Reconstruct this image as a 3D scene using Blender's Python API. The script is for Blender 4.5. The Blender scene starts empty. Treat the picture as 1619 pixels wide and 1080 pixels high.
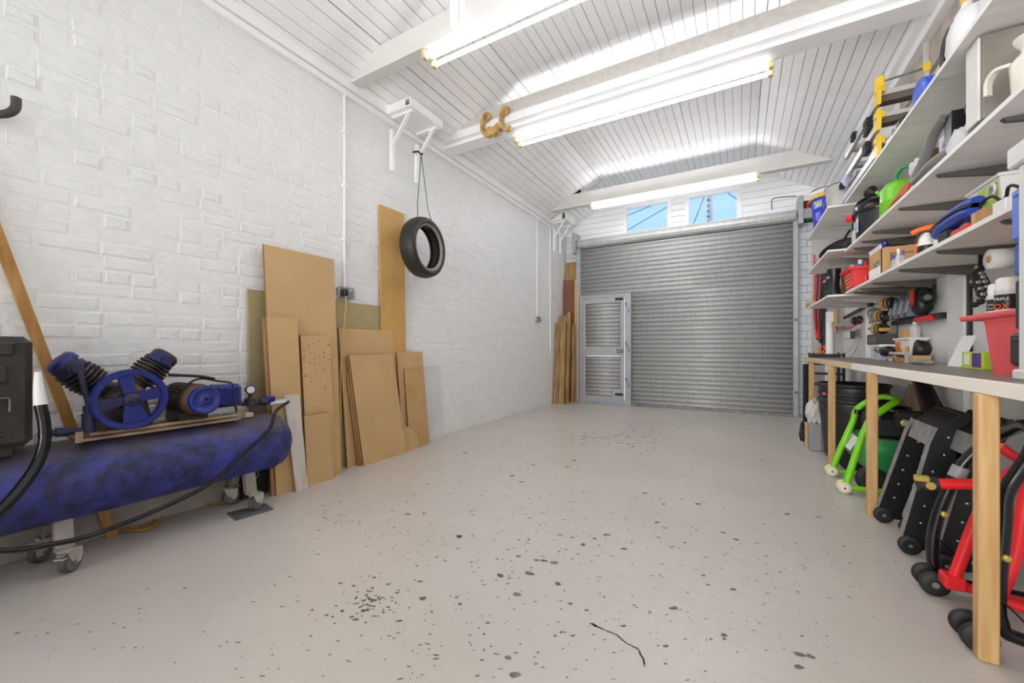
import bpy, bmesh, math, random
from mathutils import Vector, Matrix, Quaternion
random.seed(7)
SC = bpy.context.scene
COL = SC.collection
D = bpy.data
PI = math.pi

# ---------------------------------------------------------------- camera, sky, lamps, exposure
cam_d = D.cameras.new('camera'); cam = D.objects.new('camera', cam_d); COL.objects.link(cam)
cam_d.sensor_width = 36.0; cam_d.sensor_fit = 'HORIZONTAL'
FPX = 634.5; YAW = math.radians(29.53)
cam_d.lens = FPX / 1619 * 36.0
cam_d.shift_y = 11.6 / 1619
cam.location = (0, 0, 1.0)
cam.rotation_euler = (PI / 2, 0, YAW)
cam_d.clip_start = 0.05; cam_d.clip_end = 500
SC.camera = cam

SC.view_settings.view_transform = 'Standard'
SC.view_settings.look = 'None'
SC.view_settings.gamma = 1.0
SC.view_settings.use_curve_mapping = False
SC.view_settings.exposure = 0.0
TUBE_POWER = 18.5          # radiance of the fluorescent tubes
SKY_STRENGTH = 1.5
SC.cycles.max_bounces = 12
SC.cycles.diffuse_bounces = 8
SC.cycles.glossy_bounces = 4
SC.cycles.transparent_max_bounces = 12
SC.cycles.sample_clamp_indirect = 6.0
SC.cycles.caustics_reflective = False
SC.cycles.caustics_refractive = False

def area(name, loc, rot, sx, sy, power, col=(1, 1, 1), spread=180):
    l = D.lights.new(name, 'AREA'); l.shape = 'RECTANGLE'; l.size = sx; l.size_y = sy; l.energy = power; l.color = col
    l.spread = math.radians(spread)
    o = D.objects.new(name, l); COL.objects.link(o); o.location = loc; o.rotation_euler = rot
    return o
# unseen fill lights added behind the camera : one along the room, one upward
area('rear_fill', (-.9, -2.9, 1.7), (math.radians(93), 0, math.radians(-12)), 3.4, 2.4, 85, (.97, .985, 1), 95)
area('upward_fill', (-.9, -1.0, 1.2), (math.radians(180 - 22), 0, 0), 1.6, 1.2, 20, (.97, .985, 1))

def lin(h):
    if isinstance(h, (tuple, list)):
        return tuple(h)[:3] + (1.0,)
    h = h.lstrip('#')
    out = []
    for i in (0, 2, 4):
        c = int(h[i:i + 2], 16) / 255
        out.append(c / 12.92 if c <= 0.04045 else ((c + 0.055) / 1.055) ** 2.4)
    return tuple(out) + (1.0,)

w = D.worlds.new('sky'); SC.world = w; w.use_nodes = True
nt = w.node_tree; nt.nodes.clear()
_o = nt.nodes.new('ShaderNodeOutputWorld'); _b = nt.nodes.new('ShaderNodeBackground')
_t = nt.nodes.new('ShaderNodeTexCoord'); _s = nt.nodes.new('ShaderNodeSeparateXYZ'); _r = nt.nodes.new('ShaderNodeValToRGB')
nt.links.new(_t.outputs['Generated'], _s.inputs[0]); nt.links.new(_s.outputs['Z'], _r.inputs[0])
nt.links.new(_r.outputs[0], _b.inputs[0]); nt.links.new(_b.outputs[0], _o.inputs[0])
_r.color_ramp.elements[0].position = 0.0; _r.color_ramp.elements[0].color = lin('#cfe0f2')
_r.color_ramp.elements[1].position = 0.6; _r.color_ramp.elements[1].color = lin('#6fa4e0')
_e = _r.color_ramp.elements.new(0.3); _e.color = lin('#9cc6f4')
_b.inputs[1].default_value = SKY_STRENGTH

# ---------------------------------------------------------------- materials
MATS = {}
def mat(name, col, rough=0.5, metal=0.0, var=0.0, vscale=6.0, stretch=(1, 1, 1), bump=0.0, bscale=60.0, col2=None,
        lo=0.35, hi=0.65, coat=0.0, emit=0.0, spec=0.5, detail=3.0):
    if name in MATS: return MATS[name]
    m = D.materials.new(name); m.use_nodes = True
    t = m.node_tree; n = t.nodes; b = n['Principled BSDF']
    c = lin(col)
    b.inputs['Base Color'].default_value = c
    b.inputs['Roughness'].default_value = rough
    b.inputs['Metallic'].default_value = metal
    b.inputs['Specular IOR Level'].default_value = spec
    if coat: b.inputs['Coat Weight'].default_value = coat
    if emit:
        b.inputs['Emission Color'].default_value = c
        b.inputs['Emission Strength'].default_value = emit
    if var or col2 or bump:
        tc = n.new('ShaderNodeTexCoord'); mp = n.new('ShaderNodeMapping')
        mp.inputs['Scale'].default_value = stretch
        t.links.new(tc.outputs['Object'], mp.inputs[0])
    if var or col2:
        ns = n.new('ShaderNodeTexNoise'); ns.inputs['Scale'].default_value = vscale; ns.inputs['Detail'].default_value = detail
        t.links.new(mp.outputs[0], ns.inputs['Vector'])
        rp = n.new('ShaderNodeValToRGB')
        rp.color_ramp.elements[0].position = lo; rp.color_ramp.elements[1].position = hi
        if col2:
            rp.color_ramp.elements[0].color = c; rp.color_ramp.elements[1].color = lin(col2)
        else:
            rp.color_ramp.elements[0].color = tuple(max(0, x * (1 - var)) for x in c[:3]) + (1,)
            rp.color_ramp.elements[1].color = tuple(min(1, x * (1 + var)) for x in c[:3]) + (1,)
        t.links.new(ns.outputs[0], rp.inputs[0]); t.links.new(rp.outputs[0], b.inputs['Base Color'])
    if bump:
        nb = n.new('ShaderNodeTexNoise'); nb.inputs['Scale'].default_value = bscale; nb.inputs['Detail'].default_value = 4
        t.links.new(mp.outputs[0], nb.inputs['Vector'])
        bp = n.new('ShaderNodeBump'); bp.inputs['Strength'].default_value = bump; bp.inputs['Distance'].default_value = 0.01
        t.links.new(nb.outputs[0], bp.inputs['Height']); t.links.new(bp.outputs[0], b.inputs['Normal'])
    MATS[name] = m
    return m

def glass_mat(name, tint=(1, 1, 1), gloss=0.06, alpha=0.0, col='#ffffff'):
    if name in MATS: return MATS[name]
    m = D.materials.new(name); m.use_nodes = True
    t = m.node_tree; n = t.nodes; n.remove(n['Principled BSDF']); out = n['Material Output']
    tr = n.new('ShaderNodeBsdfTransparent'); tr.inputs[0].default_value = tuple(tint) + (1,)
    gl = n.new('ShaderNodeBsdfGlossy'); gl.inputs['Roughness'].default_value = 0.05
    mx = n.new('ShaderNodeMixShader'); mx.inputs[0].default_value = gloss
    t.links.new(tr.outputs[0], mx.inputs[1]); t.links.new(gl.outputs[0], mx.inputs[2])
    last = mx
    if alpha:
        df = n.new('ShaderNodeBsdfDiffuse'); df.inputs[0].default_value = lin(col)
        m2 = n.new('ShaderNodeMixShader'); m2.inputs[0].default_value = alpha
        t.links.new(mx.outputs[0], m2.inputs[1]); t.links.new(df.outputs[0], m2.inputs[2]); last = m2
    t.links.new(last.outputs[0], out.inputs[0])
    MATS[name] = m
    return m

# ---------------------------------------------------------------- mesh builder
def V(*a): return Vector(a)
class MB:
    def __init__(s): s.v = []; s.f = []; s.m = []; s.s = []
    def add(s, vs, fs, m=0, smooth=False):
        o = len(s.v); s.v += [Vector(p) for p in vs]
        for f in fs:
            s.f.append([i + o for i in f]); s.m.append(m)
            s.s.append(smooth)
        return s
    def box(s, lo, hi, bev=0.0, m=0, M=None):
        c = [(a + b) / 2 for a, b in zip(lo, hi)]; h = [abs(b - a) / 2 for a, b in zip(lo, hi)]
        bev = min(bev, min(h) * 0.9)
        if bev <= 0:
            vs = [(c[0] + x * h[0], c[1] + y * h[1], c[2] + z * h[2]) for x in (-1, 1) for y in (-1, 1) for z in (-1, 1)]
            fs = [(0, 1, 3, 2), (4, 6, 7, 5), (0, 4, 5, 1), (2, 3, 7, 6), (0, 2, 6, 4), (1, 5, 7, 3)]
        else:
            vs = []; ix = {}
            for x in (-1, 1):
                for y in (-1, 1):
                    for z in (-1, 1):
                        for ax in range(3):
                            d = [h[i] - (0 if i == ax else bev) for i in range(3)]
                            ix[(x, y, z, ax)] = len(vs)
                            vs.append((c[0] + x * d[0], c[1] + y * d[1], c[2] + z * d[2]))
            fs = []
            g = lambda a, b, d, ax: ix[(a, b, d, ax)]
            for q in (-1, 1):
                fs.append([g(q, -1, -1, 0), g(q, 1, -1, 0), g(q, 1, 1, 0), g(q, -1, 1, 0)][::q])
                fs.append([g(-1, q, -1, 1), g(-1, q, 1, 1), g(1, q, 1, 1), g(1, q, -1, 1)][::q])
                fs.append([g(-1, -1, q, 2), g(1, -1, q, 2), g(1, 1, q, 2), g(-1, 1, q, 2)][::q])
            for a in (-1, 1):
                for b in (-1, 1):
                    fs.append([g(a, b, -1, 0), g(a, b, -1, 1), g(a, b, 1, 1), g(a, b, 1, 0)][::-a * b])
                    fs.append([g(a, -1, b, 0), g(a, -1, b, 2), g(a, 1, b, 2), g(a, 1, b, 0)][::a * b])
                    fs.append([g(-1, a, b, 1), g(-1, a, b, 2), g(1, a, b, 2), g(1, a, b, 1)][::-a * b])
                    for d in (-1, 1):
                        fs.append([g(a, b, d, 0), g(a, b, d, 1), g(a, b, d, 2)][::a * b * d])
        if M is not None: vs = [M @ Vector(p) for p in vs]
        return s.add(vs, fs, m)
    def rings(s, rings, closed=True, cap0=True, cap1=True, m=0, smooth=True):
        n = len(rings[0]); o = len(s.v)
        for r in rings: s.v += [Vector(p) for p in r]
        k = n if closed else n - 1
        for i in range(len(rings) - 1):
            for j in range(k):
                a = o + i * n + j; b = o + i * n + (j + 1) % n
                s.f.append([a, b, b + n, a + n]); s.m.append(m); s.s.append(smooth)
        if cap0: s.add(rings[0], [list(range(n))[::-1]], m)
        if cap1: s.add(rings[-1], [list(range(n))], m)
        return s
    def lathe(s, prof, o=(0, 0, 0), ax=(0, 0, 1), seg=20, m=0, smooth=True, cap0=True, cap1=True, sq=None):
        ax = Vector(ax).normalized(); u = ax.orthogonal().normalized()
        if abs(ax.z) > 0.99: u = Vector((1, 0, 0))
        v = ax.cross(u); o = Vector(o); R = []
        for r, h in prof:
            R.append([o + ax * h + (u * math.cos(2 * PI * k / seg) + v * math.sin(2 * PI * k / seg)) * max(r, 1e-4) for k in range(seg)])
        return s.rings(R, True, cap0, cap1, m, smooth)
    def cyl(s, p0, p1, r0, r1=None, seg=14, m=0, smooth=True, caps=True):
        p0 = Vector(p0); p1 = Vector(p1); d = p1 - p0
        return s.lathe([(r0, 0), (r0 if r1 is None else r1, d.length)], p0, d, seg, m, smooth, caps, caps)
    def tube(s, pts, r, seg=8, m=0, closed=False, smooth=True, sub=0, caps=True):
        P = [Vector(p) for p in pts]
        if sub: P = spline(P, sub, closed)
        n = len(P); rr = r if isinstance(r, (list, tuple)) else None
        R = []; u = None
        for i in range(n):
            a = P[(i - 1) % n] if (closed or i > 0) else P[i]; b = P[(i + 1) % n] if (closed or i < n - 1) else P[i]
            t = (b - a).normalized()
            if u is None: u = t.orthogonal().normalized()
            u = (u - t * u.dot(t)); u = u.normalized() if u.length > 1e-6 else t.orthogonal().normalized()
            v = t.cross(u)
            if rr: x = i / (n - 1) * (len(rr) - 1); k = min(int(x), len(rr) - 2); q = rr[k] + (rr[k + 1] - rr[k]) * (x - k)
            else: q = r
            R.append([P[i] + (u * math.cos(2 * PI * k / seg) + v * math.sin(2 * PI * k / seg)) * q for k in range(seg)])
        if closed: R.append(R[0]); return s.rings(R, True, False, False, m, smooth)
        return s.rings(R, True, caps, caps, m, smooth)
    def strip(s, pts, side, wd, th, m=0, sub=0):
        """flat bar along pts; side = width direction"""
        P = [Vector(p) for p in pts]
        if sub: P = spline(P, sub)
        R = []; n = len(P); side = Vector(side).normalized()
        for i in range(n):
            t = (P[min(i + 1, n - 1)] - P[max(i - 1, 0)]).normalized(); nn = t.cross(side).normalized(); sd = nn.cross(t)
            R.append([P[i] + sd * a * wd / 2 + nn * b * th / 2 for a, b in ((-1, -1), (1, -1), (1, 1), (-1, 1))])
        return s.rings(R, True, True, True, m, False)
    def prism(s, poly, o, ux, uy, d, m=0, smooth=False):
        """poly in 2-D on axes ux, uy at o, extruded by vector d"""
        o = Vector(o); ux = Vector(ux); uy = Vector(uy); d = Vector(d)
        a = [o + ux * x + uy * y for x, y in poly]; b = [p + d for p in a]
        n = len(a)
        s.add(a, [list(range(n))], m); s.add(b, [list(range(n))[::-1]], m)
        s.add(a + b, [[i, i + n, (i + 1) % n + n, (i + 1) % n] for i in range(n)], m, smooth)
        return s
    def ball(s, c, r, seg=12, rg=8, m=0):
        c = Vector(c); r = Vector(r) if not isinstance(r, (int, float)) else Vector((r, r, r)); R = []
        for i in range(rg + 1):
            a = -PI / 2 + PI * i / rg; q = max(math.cos(a), 1e-3)
            R.append([c + Vector((r.x * q * math.cos(2 * PI * k / seg), r.y * q * math.sin(2 * PI * k / seg), r.z * math.sin(a))) for k in range(seg)])
        return s.rings(R, True, True, True, m, True)
    def xf(s, M):
        s.v = [M @ p for p in s.v]; return s

def spline(P, k, closed=False):
    n = len(P); out = []
    rng = range(n if closed else n - 1)
    for i in rng:
        p1 = P[i]; p2 = P[(i + 1) % n]
        p0 = P[(i - 1) % n] if closed or i > 0 else p1 * 2 - p2
        p3 = P[(i + 2) % n] if closed or i < n - 2 else p2 * 2 - p1
        for j in range(k):
            t = j / k
            out.append(0.5 * ((2 * p1) + (p2 - p0) * t + (2 * p0 - 5 * p1 + 4 * p2 - p3) * t * t + (3 * p1 - p0 - 3 * p2 + p3) * t ** 3))
    if not closed: out.append(P[-1])
    return out

ORG = {}
def mesh(name, mb, mats, off=None):
    me = D.meshes.new(name)
    vs = mb.v if off is None else [p - off for p in mb.v]
    me.from_pydata([tuple(p) for p in vs], [], mb.f)
    for x in (mats if isinstance(mats, (list, tuple)) else [mats]): me.materials.append(x)
    me.polygons.foreach_set('material_index', mb.m); me.polygons.foreach_set('use_smooth', mb.s)
    me.update()
    if 0 < len(mb.f) < 6000:
        bm_ = bmesh.new(); bm_.from_mesh(me); bmesh.ops.recalc_face_normals(bm_, faces=bm_.faces); bm_.to_mesh(me); bm_.free()
    return me
def props(o, label, cat, group=None):
    if label: o['label'] = label
    if cat: o['category'] = cat
    if group: o['group'] = group
def thing(name, label, cat, loc, group=None, rot=None):
    """Empty at the base; parts are given in world coordinates unless rot is used (then local)"""
    o = D.objects.new(name, None); COL.objects.link(o); o.location = loc; o.empty_display_size = 0.05
    if rot is not None: o.rotation_euler = rot; ORG[o.name] = Vector((0, 0, 0))
    else: ORG[o.name] = Vector(loc)
    props(o, label, cat, group)
    return o
def part(name, mb, mats, parent, label=None, kind=None):
    off = ORG[parent.name]
    o = D.objects.new(name, mesh(name, mb, mats, off)); COL.objects.link(o); o.parent = parent; ORG[o.name] = off
    if label: o['label'] = label
    if kind: o['kind'] = kind
    return o
def one(name, mb, mats, label, cat, group=None, kind=None):
    xs = [p.x for p in mb.v]; ys = [p.y for p in mb.v]; zs = [p.z for p in mb.v]
    off = Vector(((min(xs) + max(xs)) / 2, (min(ys) + max(ys)) / 2, min(zs)))
    o = D.objects.new(name, mesh(name, mb, mats, off)); COL.objects.link(o); o.location = off; ORG[o.name] = off
    props(o, label, cat, group)
    if kind: o['kind'] = kind
    return o
def struct(name, mb, mats, parent=None):
    o = D.objects.new(name, mesh(name, mb, mats)); COL.objects.link(o); o['kind'] = 'structure'; ORG[o.name] = Vector((0, 0, 0))
    if parent: o.parent = parent
    return o
def copy_tree(o, loc, label=None, rotz=None):
    c = o.copy(); COL.objects.link(c); c.location = loc
    if label: c['label'] = label
    if rotz is not None: c.rotation_euler.z = rotz
    for ch in list(o.children):
        d = ch.copy(); COL.objects.link(d); d.parent = c
        for g in list(ch.children):
            e = g.copy(); COL.objects.link(e); e.parent = d
    return c
def crumple(b, c, r, seed=1, amp=.28, seg=18, rg=12):
    rnd = random.Random(seed); c = Vector(c); r = Vector(r)
    dirs = [(Vector((rnd.gauss(0, 1), rnd.gauss(0, 1), rnd.gauss(0, 1))).normalized(), rnd.uniform(3, 8), rnd.uniform(0, 6)) for _ in range(9)]
    R = []
    for i in range(rg + 1):
        a = -PI / 2 + PI * i / rg; row = []
        for k in range(seg):
            d = Vector((math.cos(a) * math.cos(2 * PI * k / seg), math.cos(a) * math.sin(2 * PI * k / seg), math.sin(a)))
            q = 1 + amp * sum(abs(math.sin(d.dot(u) * f + p)) - .5 for u, f, p in dirs) / 3
            row.append(c + Vector((d.x * r.x, d.y * r.y, max(d.z * r.z * q, -r.z * .8))) * q)
        R.append(row)
    b.rings(R, True, True, True, 0, False)
def text(name, s, size, M, m, parent, depth=0.0006, label=None):
    """flat print: letters as a thin mesh; M maps text x,y,z to world"""
    cu = D.curves.new(name, 'FONT'); cu.body = s; cu.size = size; cu.align_x = 'CENTER'; cu.align_y = 'CENTER'; cu.extrude = depth / 2
    cu.resolution_u = 2
    to = D.objects.new('tmp', cu); COL.objects.link(to)
    dg = bpy.context.evaluated_depsgraph_get()
    me = D.meshes.new_from_object(to.evaluated_get(dg))
    D.objects.remove(to)
    off = ORG[parent.name]
    for v in me.vertices: v.co = (M @ v.co) - off
    me.materials.clear(); me.materials.append(m)
    o = D.objects.new(name, me); COL.objects.link(o); o.parent = parent; ORG[o.name] = off
    if label: o['label'] = label
    return o
def frame(o, ux, uy):
    """matrix with text x along ux, y along uy, at o"""
    ux = Vector(ux).normalized(); uy = Vector(uy).normalized(); uz = ux.cross(uy)
    M = Matrix((ux, uy, uz)).transposed().to_4x4(); M.translation = Vector(o)
    return M

WHITE = mat('white_paint', '#ebebea', 0.55, var=0.03, vscale=3, bump=0.25, bscale=45)
WHITE2 = mat('white_gloss_paint', '#f8f8f8', 0.4, var=0.03, vscale=4, bump=0.08, bscale=30)
BRICKM = mat('painted_brick', '#e9e9e8', 0.5, var=0.02, vscale=9, bump=0.6, bscale=22)
MORTAR = mat('painted_mortar', '#e9e9e8', 0.5, var=0.02, vscale=9, bump=0.6, bscale=22)
GAP = mat('board_gap', '#454341', 0.8)
PLY = mat('painted_plywood', '#ebe8e4', 0.6, var=0.05, vscale=2.5, stretch=(1, 6, 1), bump=0.15, bscale=20)
BLACK = mat('black_plastic', '#1b1b1d', 0.42, var=0.2, vscale=8)
BLACKG = mat('gloss_black_paint', '#101012', 0.22, var=0.1, vscale=8)
RUBBER = mat('rubber', '#1f1e1e', 0.6, var=0.15, vscale=12)
STEEL = mat('steel', '#b9b9b9', 0.3, 0.9, var=0.12, vscale=10)
DSTEEL = mat('dull_steel', '#7c7a78', 0.5, 0.7, var=0.2, vscale=14)
ZINC = mat('galvanised', '#a9abac', 0.48, 0.35, var=0.08, vscale=5, stretch=(1, 1, 4))
REDP = mat('red_paint', '#e2252b', 0.35, var=0.06, vscale=8)
ORANGE = mat('orange_plastic', '#f06a28', 0.4)
YELLOW = mat('yellow_plastic', '#e3bd2f', 0.42, var=0.05)
WPLAST = mat('white_plastic', '#e9e7e2', 0.4, var=0.03)
BLUEP = mat('blue_plastic', '#1f4fc8', 0.4)
PAPER = mat('white_paper', '#ecebe8', 0.7)
CARD = mat('cardboard', '#c29a66', 0.75, var=0.06, vscale=7, bump=0.05)
TIMBER = mat('pine', '#cda873', 0.6, col2='#b58a52', vscale=7, stretch=(6, 6, 0.5), lo=0.3, hi=0.75, bump=0.1, bscale=20)
# ---------------------------------------------------------------- the room
XL, XR, YF, YB = -2.97, 1.22, 7.4, -3.2
# floor
FLOOR = D.materials.new('painted_concrete_floor'); FLOOR.use_nodes = True
def _floor():
    t = FLOOR.node_tree; n = t.nodes; b = n['Principled BSDF']
    tc = n.new('ShaderNodeTexCoord')
    n1 = n.new('ShaderNodeTexNoise'); n1.inputs['Scale'].default_value = 1.3; n1.inputs['Detail'].default_value = 6
    t.links.new(tc.outputs['Object'], n1.inputs['Vector'])
    r = n.new('ShaderNodeValToRGB'); r.color_ramp.elements[0].position = .3; r.color_ramp.elements[1].position = .7
    r.color_ramp.elements[0].color = lin('#beb7af'); r.color_ramp.elements[1].color = lin('#c8c1ba')
    t.links.new(n1.outputs[0], r.inputs[0])
    # faint chips of the paint too small to pick apart
    v = n.new('ShaderNodeTexNoise'); v.inputs['Scale'].default_value = 26; v.inputs['Detail'].default_value = 5
    m2 = n.new('ShaderNodeTexNoise'); m2.inputs['Scale'].default_value = 1.1
    t.links.new(tc.outputs['Object'], v.inputs['Vector']); t.links.new(tc.outputs['Object'], m2.inputs['Vector'])
    mu = n.new('ShaderNodeMath'); mu.operation = 'MULTIPLY'
    t.links.new(v.outputs[0], mu.inputs[0]); t.links.new(m2.outputs[0], mu.inputs[1])
    r2 = n.new('ShaderNodeValToRGB'); r2.color_ramp.elements[0].position = .425; r2.color_ramp.elements[1].position = .44
    t.links.new(mu.outputs[0], r2.inputs[0])
    mx = n.new('ShaderNodeMix'); mx.data_type = 'RGBA'
    t.links.new(r2.outputs[0], mx.inputs['Factor']); t.links.new(r.outputs[0], mx.inputs['A']); mx.inputs['B'].default_value = lin('#8a857e')
    t.links.new(mx.outputs['Result'], b.inputs['Base Color'])
    b.inputs['Roughness'].default_value = 0.34
    bn = n.new('ShaderNodeTexNoise'); bn.inputs['Scale'].default_value = 16; bn.inputs['Detail'].default_value = 6
    t.links.new(tc.outputs['Object'], bn.inputs['Vector'])
    bp = n.new('ShaderNodeBump'); bp.inputs['Strength'].default_value = .22; bp.inputs['Distance'].default_value = .01
    t.links.new(bn.outputs[0], bp.inputs['Height']); t.links.new(bp.outputs[0], b.inputs['Normal'])
_floor()
b = MB(); b.box((XL - .3, YB - .2, -.15), (XR + .5, YF + .6, 0)); floor = struct('floor', b, FLOOR)

# worn-through chips of floor paint: irregular flakes, dark concrete showing
CHIP = mat('bare_concrete', '#746d66', 0.8, var=0.3, vscale=30)
RUST = mat('rusty_crack', '#6a5138', 0.85, var=0.3, vscale=30)
b = MB()
def chip(x, y, r, el=1.0, ang=0.0, m=0):
    n = 7; a0 = random.random() * 6; ps = []
    for k in range(n):
        a = a0 + 2 * PI * k / n; q = r * random.uniform(.55, 1.15)
        px_, py_ = q * math.cos(a) * el, q * math.sin(a) / el ** .5
        ps.append((x + px_ * math.cos(ang) - py_ * math.sin(ang), y + px_ * math.sin(ang) + py_ * math.cos(ang), .0008))
    b.add(ps, [list(range(n))], m)
def at_floor(u, v):
    a = (u - 809.5) / FPX; d = FPX / (v - 551.6)
    return (d * (a * math.cos(YAW) - math.sin(YAW)), d * (a * math.sin(YAW) + math.cos(YAW)))
big = [(726, 848, 6), (790, 910, 5), (838, 907, 6), (848, 886, 4), (820, 880, 3.5), (860, 887, 4), (876, 890, 4.5), (922, 861, 4), (905, 850, 3),
       (987, 868, 4), (940, 852, 3), (959, 846, 3.5), (1103, 797, 5), (1120, 925, 3), (1163, 853, 4), (1142, 842, 3), (1159, 932, 4), (1064, 962, 5),
       (882, 923, 4), (818, 940, 5), (668, 946, 5), (664, 920, 3), (727, 955, 3.5), (772, 985, 3), (590, 950, 4), (575, 966, 5), (563, 980, 4),
       (815, 1067, 6), (804, 1040, 4), (1262, 1034, 6), (1281, 1038, 5), (1263, 1055, 6), (1144, 1004, 4), (1145, 1010, 3), (1053, 1022, 4), (985, 990, 3),
       (1052, 1050, 3), (878, 1006, 3), (902, 955, 3.5), (928, 965, 3), (810, 752, 4), (825, 762, 3), (843, 735, 3), (908, 728, 3.5), (897, 738, 3), (1020, 780, 3),
       (1050, 797, 3), (1245, 813, 3.5), (1295, 818, 3), (1083, 858, 2.5), (1039, 826, 3), (1051, 835, 2.5), (1112, 910, 3), (735, 716, 3), (670, 812, 3), (645, 813, 3)]
for u, v, r in big:
    x, y = at_floor(u, v); d = FPX / (v - 551.6)
    chip(x, y, r * d / FPX * 1.25, random.uniform(1, 1.5), YAW + random.uniform(-.4, .4))
for (cu, cv, su, sv, n, r) in [(960, 690, 45, 10, 120, 1.6), (1000, 700, 25, 8, 50, 1.6), (850, 860, 140, 45, 170, 1.5), (900, 760, 170, 40, 150, 1.2), (590, 955, 30, 18, 70, 2.2),
                               (1150, 930, 120, 90, 120, 1.4), (700, 1030, 140, 40, 70, 1.8), (880, 940, 250, 80, 160, 1.4), (1300, 900, 90, 60, 60, 1.3), (760, 730, 60, 20, 60, 1.2),
                               (650, 850, 100, 60, 60, 1.3), (300, 1000, 160, 50, 40, 1.8)]:
    for _ in range(n):
        u = random.gauss(cu, su); v = random.gauss(cv, sv)
        if v < 668 or v > 1085: continue
        x, y = at_floor(u, v); d = FPX / (v - 551.6)
        if not (XL + .35 < x < XR - .15) or y > 6.9: continue
        chip(x, y, r * random.choice((.6, .8, 1, 1.3)) * d / FPX * 1.15, random.choice((1, 1.2, 1.6, 2.4)), YAW + random.uniform(-.35, .35))
P = [at_floor(*p) for p in ((938, 988), (957, 997), (975, 1004), (990, 1017), (1008, 1026), (1016, 1040), (1019, 1055))]
for i in range(len(P) - 1):
    for k in range(6):
        t = k / 6; x = P[i][0] + (P[i + 1][0] - P[i][0]) * t; y = P[i][1] + (P[i + 1][1] - P[i][1]) * t
        chip(x + random.uniform(-.002, .002), y, random.uniform(.003, .0055) * (2.2 if i == 0 and k < 2 else 1), 1.6, math.atan2(P[i + 1][1] - P[i][1], P[i + 1][0] - P[i][0]), 1)
o = part('paint_chips', b, [CHIP, RUST], floor, 'dark spots and a thin crack where the floor paint has chipped'); o['kind'] = 'stuff'

# left wall of painted brick
b = MB(); b.box((XL - .2, YB, -.05), (XL, YF + .4, 3.6)); wall_left = struct('wall_left', b, MORTAR)
def brick_mesh(L, i):
    m = MB(); h = .0655; d = .02
    def ring(x, q): return [(x, -L / 2 + q, -h / 2 + q), (x, L / 2 - q, -h / 2 + q), (x, L / 2 - q, h / 2 - q), (x, -L / 2 + q, h / 2 - q)]
    m.rings([ring(-d, -.002), ring(0, -.001), ring(.0022, .003), ring(.0037, .010)], True, False, True, 0, False)
    rnd = random.Random(i * 31 + int(L * 1000))
    m.v = [p + Vector((rnd.uniform(-.0012, .0012) if p.x > 0 else 0, rnd.uniform(-.0015, .0015), rnd.uniform(-.0015, .0015))) for p in m.v]
    return m
BR = {(L, i): brick_mesh(L, i) for L in (.215, .1025) for i in range(5)}
BRD = {k: mesh('brick', m, BRICKM) for k, m in BR.items()}
def in_view(x, y, z):
    d = -x * math.sin(YAW) + y * math.cos(YAW)
    if d < .2: return None
    u = 809.5 + FPX * (x * math.cos(YAW) + y * math.sin(YAW)) / d; v = 551.6 - FPX * (z - 1) / d
    return (u, v, d) if -40 < u < 1660 and -40 < v < 1120 else None
cands = []
row = 0; z = .0375
while z < 3.22:
    y = YB + (.05 if row % 2 else .16); header = row % 4 == 2
    while y < YF:
        L = .1025 if header else .215
        if not header and random.random() < .06: L = .1025
        c = y + L / 2
        cands.append((c, z, L, random.randrange(5), random.uniform(-.0036, .0008), random.uniform(-.014, .014)))
        y += L + .0105 + random.uniform(-.002, .002)
    row += 1; z += .075
def score(c):
    q = in_view(XL, c[0], c[1])
    if q is None: return -1
    hid = (c[1] < .66 and c[0] < 1.55) or (c[1] < 1.15 and 1.5 < c[0] < 3.2)     # behind the air tank and the boards
    return (c[2] / q[2] ** 2) * (.2 if hid else 1)
cands.sort(key=score, reverse=True)
rest = MB()
for i, (cy, cz, L, k, dx, tl) in enumerate(cands):
    if i < 300:
        o = D.objects.new('brick', BRD[(L, k)]); COL.objects.link(o); o.parent = wall_left
        o.location = (XL + dx, cy, cz); o.rotation_euler = (tl, 0, 0)
    else:
        m = BR[(L, k)]; M = Matrix.Translation((XL + dx, cy, cz)) @ Matrix.Rotation(tl, 4, 'X')
        rest.add([M @ p for p in m.v], m.f)
o = part('brickwork', rest, BRICKM, wall_left); o['kind'] = 'stuff'

# right wall, rear wall
b = MB(); b.box((XR, YB, -.05), (XR + .2, YF + .4, 3.6)); wall_right = struct('wall_right', b, WHITE)
b = MB(); b.box((XL - .2, YB - .2, -.05), (XR + .2, YB, 4.0)); struct('wall_back', b, WHITE)

# ceiling : flat centre, two slopes, boarded lengthways
ZC, SL = 3.8, .53
XA, XB_ = -2.0, .2
def ceil_z(x):
    if x < XA: return ZC - (XA - x) * SL
    if x > XB_: return ZC - (x - XB_) * SL
    return ZC
prof = [(XL - .15, ceil_z(XL - .15)), (XA, ZC), (XB_, ZC), (XR + .15, ceil_z(XR + .15))]
b = MB()
pts = [(x, z + .016) for x, z in prof] + [(x, z + .12) for x, z in prof[::-1]]
b.prism(pts, (0, YB - .2, 0), (1, 0, 0), (0, 0, 1), (0, YF + .4 - YB + .2, 0)); ceiling = struct('ceiling', b, GAP)
def board(x0, x1):
    a = math.atan2(ceil_z(x1) - ceil_z(x0), x1 - x0); L = math.hypot(x1 - x0, ceil_z(x1) - ceil_z(x0))
    m = MB(); g = random.choice((.0012, .0018, .0018, .003))
    m.box((-L / 2 + g, YB, 0), (L / 2 - g, YF + .05, .014), .0018)
    o = D.objects.new('board', mesh('board', m, WHITE2)); COL.objects.link(o); o.parent = ceiling
    o.location = ((x0 + x1) / 2, 0, (ceil_z(x0) + ceil_z(x1)) / 2 + random.uniform(-.0012, .0012)); o.rotation_euler = (0, -a + random.uniform(-.004, .004), 0)
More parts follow.
